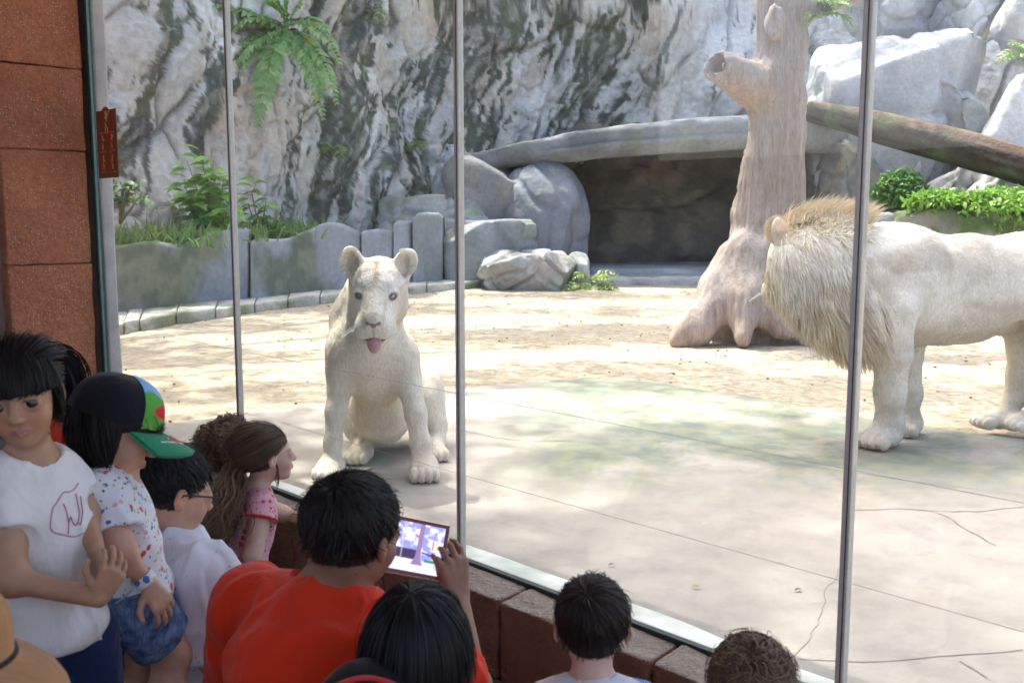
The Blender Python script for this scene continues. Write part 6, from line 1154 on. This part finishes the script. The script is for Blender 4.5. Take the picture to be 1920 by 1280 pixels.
# ================================================================ pillar, parapet, window
def stone_red():
    t = NT('red_render'); n = t.noise(2.2, 6, .6); n2 = t.noise(38, 6, .7); n3 = t.voro(150)
    c = t.mix(t.ramp(n, [(.32, 0.), (.68, 1.)]), (.48, .155, .075), (.66, .25, .125)); c = t.mix(t.ramp(n2, [(.42, 0.), (.68, .5)]), c, (.14, .055, .03))
    sep = t.node('ShaderNodeTexVoronoi'); sep.inputs['Scale'].default_value = 105; t.l.new(t.tc.outputs['Object'], sep.inputs['Vector']); sc_ = t.node('ShaderNodeSeparateColor'); t.l.new(sep.outputs['Color'], sc_.inputs[0])
    chip = t.math('MULTIPLY', t.math('LESS_THAN', t.math('ADD', sep.outputs['Distance'], t.math('MULTIPLY', t.noise(220, 2), .35)), .46), t.math('GREATER_THAN', sc_.outputs[0], .66)); chip = t.math('MULTIPLY', chip, t.ramp(t.noise(7, 3), [(.36, 0.), (.5, 1.)])); t.set(Base_Color=t.mix(chip, c, (.62, .55, .48)), Roughness=.6).bump(n2, .8, .03).bump(t.noise(9, 5), .6, .05).bump(n, .35, .03); return t.m
M_red = stone_red()
def stone_block(name, lo, hi, M, parent, mat, seed, bev=.02, amp=.008):
    m = MB().box(lo, hi); me = bpy.data.meshes.new(name); me.from_pydata(m.v, [], m.f); bm = bmesh.new(); bm.from_mesh(me); bmesh.ops.recalc_face_normals(bm, faces=bm.faces)
    bmesh.ops.bevel(bm, geom=list(bm.edges), offset=bev, segments=3, affect='EDGES', profile=.6); bmesh.ops.subdivide_edges(bm, edges=[e for e in bm.edges if e.calc_length() > .1], cuts=7, use_grid_fill=True); bm.to_mesh(me); bm.free()
    v = np.array([x.co[:] for x in me.vertices]); n = np.zeros(len(v) * 3); me.vertices.foreach_get('normal', n); n = n.reshape(-1, 3); v = v + n * (amp * fbm(v * 5, 4, seed) + amp * .5 * fbm(v * 16, 3, seed + 3))[:, None]; v = np.array([M(q) for q in v])
    me.vertices.foreach_set('co', v.astype(np.float32).ravel()); me.update(); me.polygons.foreach_set('use_smooth', [True] * len(me.polygons)); o = link(name, me, mat, parent); bm = bmesh.new(); bm.from_mesh(me); bmesh.ops.recalc_face_normals(bm, faces=bm.faces); bm.to_mesh(me); bm.free(); return o
sp = -2.93
pil = thing('stone_pillar', W(sp - .3, -.35, FL), 'red brown pillar of large stone blocks flecked with white, at the left edge', 'pillar')
Wl = lambda v: W(v[0], v[1], v[2])
zj = [FL] + [at(100, y, 5.0)[2] for y in (735, 500, 276, 111)] + [2.5, 2.9]
zj = [FL, zj[2] - .62] + zj[2:]
for i, (a, b) in enumerate(zip(zj[:-1], zj[1:])): stone_block('block', (sp - .62, -.46, a + .003), (sp - .024, -.035, b - .003), Wl, pil, M_red, 401 + i, .010, .010)
# concrete pilaster on the animals' side
def rough_grey():
    t = NT('rough_concrete'); n = t.noise(6, 6); n2 = t.noise(90, 4, .7); t.set(Base_Color=t.mix(t.ramp(n, [(.3, 0.), (.7, 1.)]), (.36, .37, .39), (.50, .51, .52)), Roughness=.95).bump(n2, .7, .006); return t.m
stone = stone_block('pilaster', (sp - .5, .025, -.1), (sp - .012, .095, 2.9), Wl, None, rough_grey(), 431, .015, .012); tag(stone, 'grey rough concrete pilaster beside the window at the left', 'pilaster')
# parapet of blocks under the glass
def parapet_mat():
    t = NT('parapet_render'); n = t.noise(3, 6, .6); n2 = t.noise(45, 6, .7); sep = t.node('ShaderNodeSeparateXYZ'); geo = t.node('ShaderNodeNewGeometry'); t.l.new(geo.outputs['Normal'], sep.inputs[0])
    c = t.mix(t.ramp(n, [(.3, 0.), (.7, 1.)]), (.28, .12, .07), (.42, .195, .12)); up = t.math('MULTIPLY', t.ramp(sep.outputs[2], [(.45, 0.), (.85, 1.)]), t.ramp(n2, [(.3, .55), (.6, 1.)])); t.set(Base_Color=t.mix(up, c, (.46, .40, .35)), Roughness=.8).bump(n2, .8, .03).bump(t.noise(12, 5, .65), .8, .06); return t.m
M_par = parapet_mat(); par = thing('parapet', W(0, -.07, FL), 'low brown stone parapet under the glass that the visitors lean on', 'parapet')
joints = [-2.95, -2.6, -2.015, -1.43, -.845, -.26, .328, .914, 1.5, 2.09, 2.7]; joints2 = [-2.95, -2.3, -1.72, -1.13, -.55, .03, .62, 1.2, 1.8, 2.7]
for i, (a, b) in enumerate(zip(joints[:-1], joints[1:])): stone_block('block', (a + .005, -.145, -.235), (b - .005, .0, .030), Wl, par, M_par, 441 + i, .016, .016)
for i, (a, b) in enumerate(zip(joints2[:-1], joints2[1:])): stone_block('block', (a + .005, -.140, FL - .02), (b - .005, .0, -.245), Wl, par, M_par, 461 + i, .014, .016)
MB().box((-2.95, -.115, FL - .05), (2.7, -.01, .010), Wl).build('core', plain('joint_mortar', (.06, .035, .028), .95, .2, 30, .2), par)
# pale cement fillet on the animals' side of the glass
t = NT('cement_fillet'); n = t.noise(4, 5); t.set(Base_Color=t.mix(t.ramp(n, [(.4, 0.), (.62, 1.)]), (.78, .78, .75), (.45, .50, .44)), Roughness=.8).bump(t.noise(40, 4), .3, .006)
ssx = np.linspace(-2.9, 2.9, 200); wob = .09 + .035 * fbm(np.stack([ssx * 1.6, 0 * ssx, 0 * ssx], -1), 3, 7); rows = [[W(x, .012, -.12), W(x, .012, .040), W(x, .03, .043), W(x, .03 + w * .7, .040), W(x, .03 + w, .030), W(x, .035 + w, -.1)] for x, w in zip(ssx, wob)]
tag(link('cement_fillet', gridmesh('cement_fillet', np.array(rows)), t.m), 'pale cement fillet along the foot of the glass on the animals side', 'fillet')
# the window: channel, panes, steel posts
def glass_mat():
    t = NT('window_glass'); m = t.m; out = t.n['Material Output']; t.n.remove(t.b); tr = t.node('ShaderNodeBsdfTransparent'); tr.inputs[0].default_value = (.955, .985, .97, 1); gl = t.node('ShaderNodeBsdfGlossy'); gl.inputs['Roughness'].default_value = .0; lw = t.node('ShaderNodeLayerWeight'); lw.inputs[0].default_value = .5; fr = t.math('ADD', t.math('MULTIPLY', t.math('POWER', lw.outputs['Facing'], 5.0), .9), .036)
    mx = t.node('ShaderNodeMixShader'); t.l.new(fr, mx.inputs[0]); tl = t.node('ShaderNodeBsdfTranslucent'); tl.inputs[0].default_value = (.9, .92, .92, 1); ms = t.node('ShaderNodeMixShader'); t.l.new(t.ramp(t.noise(2.5, 6, .7), [(.35, .002), (.7, .012)]), ms.inputs[0]); t.l.new(tr.outputs[0], ms.inputs[1]); t.l.new(tl.outputs[0], ms.inputs[2]); t.l.new(ms.outputs[0], mx.inputs[1]); t.l.new(gl.outputs[0], mx.inputs[2]); t.l.new(mx.outputs[0], out.inputs[0]); return m
M_glass = glass_mat(); M_steel = plain('brushed_steel', (.56, .53, .49), .45, .08, 60, .05, .25); M_rub = plain('black_gasket', (.02, .03, .03), .5, .1, 30, .1); M_edge = plain('glass_edge', (.10, .22, .20), .2, .1, 20, 0)
win = thing('viewing_window', W(0, 0, .03), 'tall glass viewing window between the visitors and the lions', 'window')
posts = [sp - .03, -1.473, 0.0, 1.378, 2.80]
for i, (a, b) in enumerate(zip(posts[:-1], posts[1:])): MB().box((a + .012, -.005, .047), (b - .012, .005, 2.80), Wl).build('pane', M_glass, win)
MB().box((sp - .03, -.011, .020), (2.8, .011, .046), Wl).build('channel', M_rub, win)
for i, s_ in enumerate(posts[1:-1]):
    o = MB().box((s_ - .011, -.014, .03), (s_ + .011, .012, 2.80), Wl).build('post', M_steel, win, bevel=.003, seg=2); MB().box((s_ + .0020, -.0152, .03), (s_ + .0045, -.0135, 2.80), Wl).build('seal', M_rub, o)
MB().box((sp - .022, -.012, .03), (sp - .012, .02, 2.80), Wl).build('side_channel', M_rub, win); MB().box((sp - .012, -.006, .03), (sp + .004, .006, 2.80), Wl).build('glass_edge', M_edge, win)
# thin steel wires strung along the inside of the glass
M_wire = plain('thin_wire', (.45, .44, .42), .4, .1, 20, 0, .8)
for z_, nz in ((.33, .02), (.605, .02)):
    o = MB().tube([W(-2.9, nz, z_), W(0, nz, z_ - .004), W(2.8, nz, z_)], .0008, 5).build('taut_wire', M_wire); tag(o, 'thin taut wire across the glass, ' + ('lower' if z_ < .5 else 'upper') + ' of two', 'wire', 'wires along the glass')
# brown safety sign on the glass
cs = [at(183, 210, 5.2), at(220, 207, 5.05), at(226, 334, 5.05), at(189, 335, 5.2)]
def glass_hit(px, py): d = ray(px, py); o = V(0, 0, CAMZ); t_ = ((G0 - o) @ gn) / (d @ gn); return o + d * t_
cs = [glass_hit(183, 210), glass_hit(220, 207), glass_hit(226, 334), glass_hit(189, 335)]; s0 = np.mean([(c - G0) @ gd for c in cs[:1] + cs[3:]]); s1 = np.mean([(c - G0) @ gd for c in cs[1:3]]); zt, zb = cs[0][2], cs[3][2]
sg = thing('safety_sign', W((s0 + s1) / 2, -.006, zb), 'brown sign with five red prohibition pictograms stuck on the glass beside the pillar', 'sign')
Sx = lambda u, v_, d=0: W(s0 + (s1 - s0) * u, -.006 - d, zb + (zt - zb) * v_)
MB().add([Sx(0, 0), Sx(1, 0), Sx(1, 1), Sx(0, 1), Sx(0, 0, .003), Sx(1, 0, .003), Sx(1, 1, .003), Sx(0, 1, .003)], [(0, 1, 2, 3), (4, 5, 6, 7), (0, 1, 5, 4), (1, 2, 6, 5), (2, 3, 7, 6), (3, 0, 4, 7)]).build('board', plain('sign_brown', (.22, .085, .025), .4, .1, 20, 0), sg)
M_sr = plain('sign_red', (.55, .03, .02), .5, .1, 20, 0); M_sc = plain('sign_cream', (.62, .50, .30), .5, .1, 20, 0); asp = abs((zt - zb) / (s1 - s0))
def ringm(cu_, cv_, r, mat):
    vs, fs = [], []
    for i in range(24):
        a = i / 24 * 6.2832
        for q in (r, r * .78): vs.append(Sx(cu_ + q * math.cos(a), cv_ + q * math.sin(a) / asp, .0042))
    for i in range(24): j = (i + 1) % 24; fs.append((2 * i, 2 * j, 2 * j + 1, 2 * i + 1))
    b = len(vs); vs += [Sx(cu_ + r * x, cv_ + r * y / asp, .0052) for x, y in ((-.62, .75), (-.75, .62), (.62, -.75), (.75, -.62))]; fs.append((b, b + 1, b + 2, b + 3)); MB().add(vs, fs).build('prohibition_ring', mat, sg)
def figure(cu_, cv_, r, pose):
    m = MB(); P2 = lambda x, y: Sx(cu_ + r * x, cv_ + r * y / asp, .0047); m.add([P2(.2 * math.cos(a) + pose[0], .62 + .2 * math.sin(a)) for a in np.linspace(0, 6.28, 9)[:-1]], [tuple(range(8))]); m.add([P2(-.2, .4), P2(.22, .4), P2(.2, -.2), P2(-.16, -.2)], [(0, 1, 2, 3)]); m.add([P2(-.16, -.2), P2(.02, -.2), P2(pose[1], -.85), P2(pose[1] - .16, -.85)], [(0, 1, 2, 3)]); m.add([P2(.02, -.2), P2(.2, -.2), P2(pose[2] + .16, -.85), P2(pose[2], -.85)], [(0, 1, 2, 3)]); m.add([P2(.15, .4), P2(.2, .2), P2(pose[3], pose[4]), P2(pose[3], pose[4] + .18)], [(0, 1, 2, 3)]); m.build('pictogram', M_sc, sg)
for cu_, cv_, r, ps in ((.5, .83, .30, (.05, -.1, .25, .7, .75)), (.29, .535, .20, (0, -.1, .05, .6, .1)), (.74, .535, .20, (.1, -.2, .25, .75, .6)), (.29, .24, .20, (.1, -.3, .2, .5, -.1)), (.74, .24, .20, (.05, 0, .1, -.5, .0))): ringm(cu_, cv_, r, M_sr); figure(cu_, cv_, r * .9, ps)
def sign_line(u0, u1, v_, h, n, seed):              # one line of lettering, too small to read in the photograph
    rr_ = np.random.default_rng(seed); m = MB(); us = np.linspace(u0, u1, n + 1)
    for a, b in zip(us[:-1], us[1:]):
        if rr_.random() < .12: continue
        t0, t1 = v_ - h * rr_.uniform(.35, .5), v_ + h * rr_.uniform(.3, .55); c_ = a + (b - a) * .72; e_ = (b - a) * .22
        m.add([Sx(a, t0, .0044), Sx(a + e_, t0, .0044), Sx(a + e_, t1, .0044), Sx(a, t1, .0044)], [(0, 1, 2, 3)])
        k_ = rr_.choice([t0, t1 - h * .2]); m.add([Sx(a + e_, k_, .0044), Sx(c_, k_, .0044), Sx(c_, k_ + h * .2, .0044), Sx(a + e_, k_ + h * .2, .0044)], [(0, 1, 2, 3)])
    m.build('lettering', M_sc, sg)
sign_line(.13, .90, .665, .030, 18, 1)
for u, v_, w_, sd_ in ((.29, .395, .19, 2), (.74, .395, .19, 3), (.30, .09, .13, 4), (.74, .09, .18, 5)): sign_line(u - w_, u + w_, v_, .028, 8, sd_)
# fallen leaves and crumbs of bark on sand and apron
rg = np.random.default_rng(21); n_ = 1500; pp = np.stack([rg.uniform(-6, 8, n_), rg.uniform(4.2, 15, n_), np.zeros(n_)], -1); pp = pp[fbm(pp * .6, 3, 9) + .2 * rng.normal(size=len(pp)) > -.05]; v0, f0 = ico(1); P_ = []; Fc = []
for i, q in enumerate(pp): P_.append(v0 * np.array([.008, .008, .005]) * rg.uniform(.5, 1.9, 3) + q + V(0, 0, .004)); Fc.append(f0 + i * len(v0))
tag(link('crumbs', fastmesh('crumbs', np.concatenate(P_), np.concatenate(Fc)), plain('bark_crumb', (.17, .12, .08), .95, .3, 40, 0)), 'small dark crumbs of earth and bark scattered on the sand', 'crumbs', kind='stuff')
for x, y, c, lab in ((1297, 1101, (.45, .42, .08), 'yellow fallen leaf on the concrete near the boy'), (1420, 745, (.35, .45, .08), 'green fallen leaf at the edge of the concrete apron'), (1490, 1106, (.16, .12, .08), 'curled brown leaf on the concrete left of the right post'), (1140, 1059, (.14, .11, .08), 'tiny dark leaf on the concrete behind the middle post')):
    q = gr(x, y, AZ + .006); o = leaf_cloud(q[None], V(.9, .3, .02)[None], V(.1, 0, 1)[None], np.array([.030]), np.array([c]), 'fallen_leaf', M_leaf); tag(o, lab, 'leaf', 'fallen leaves')
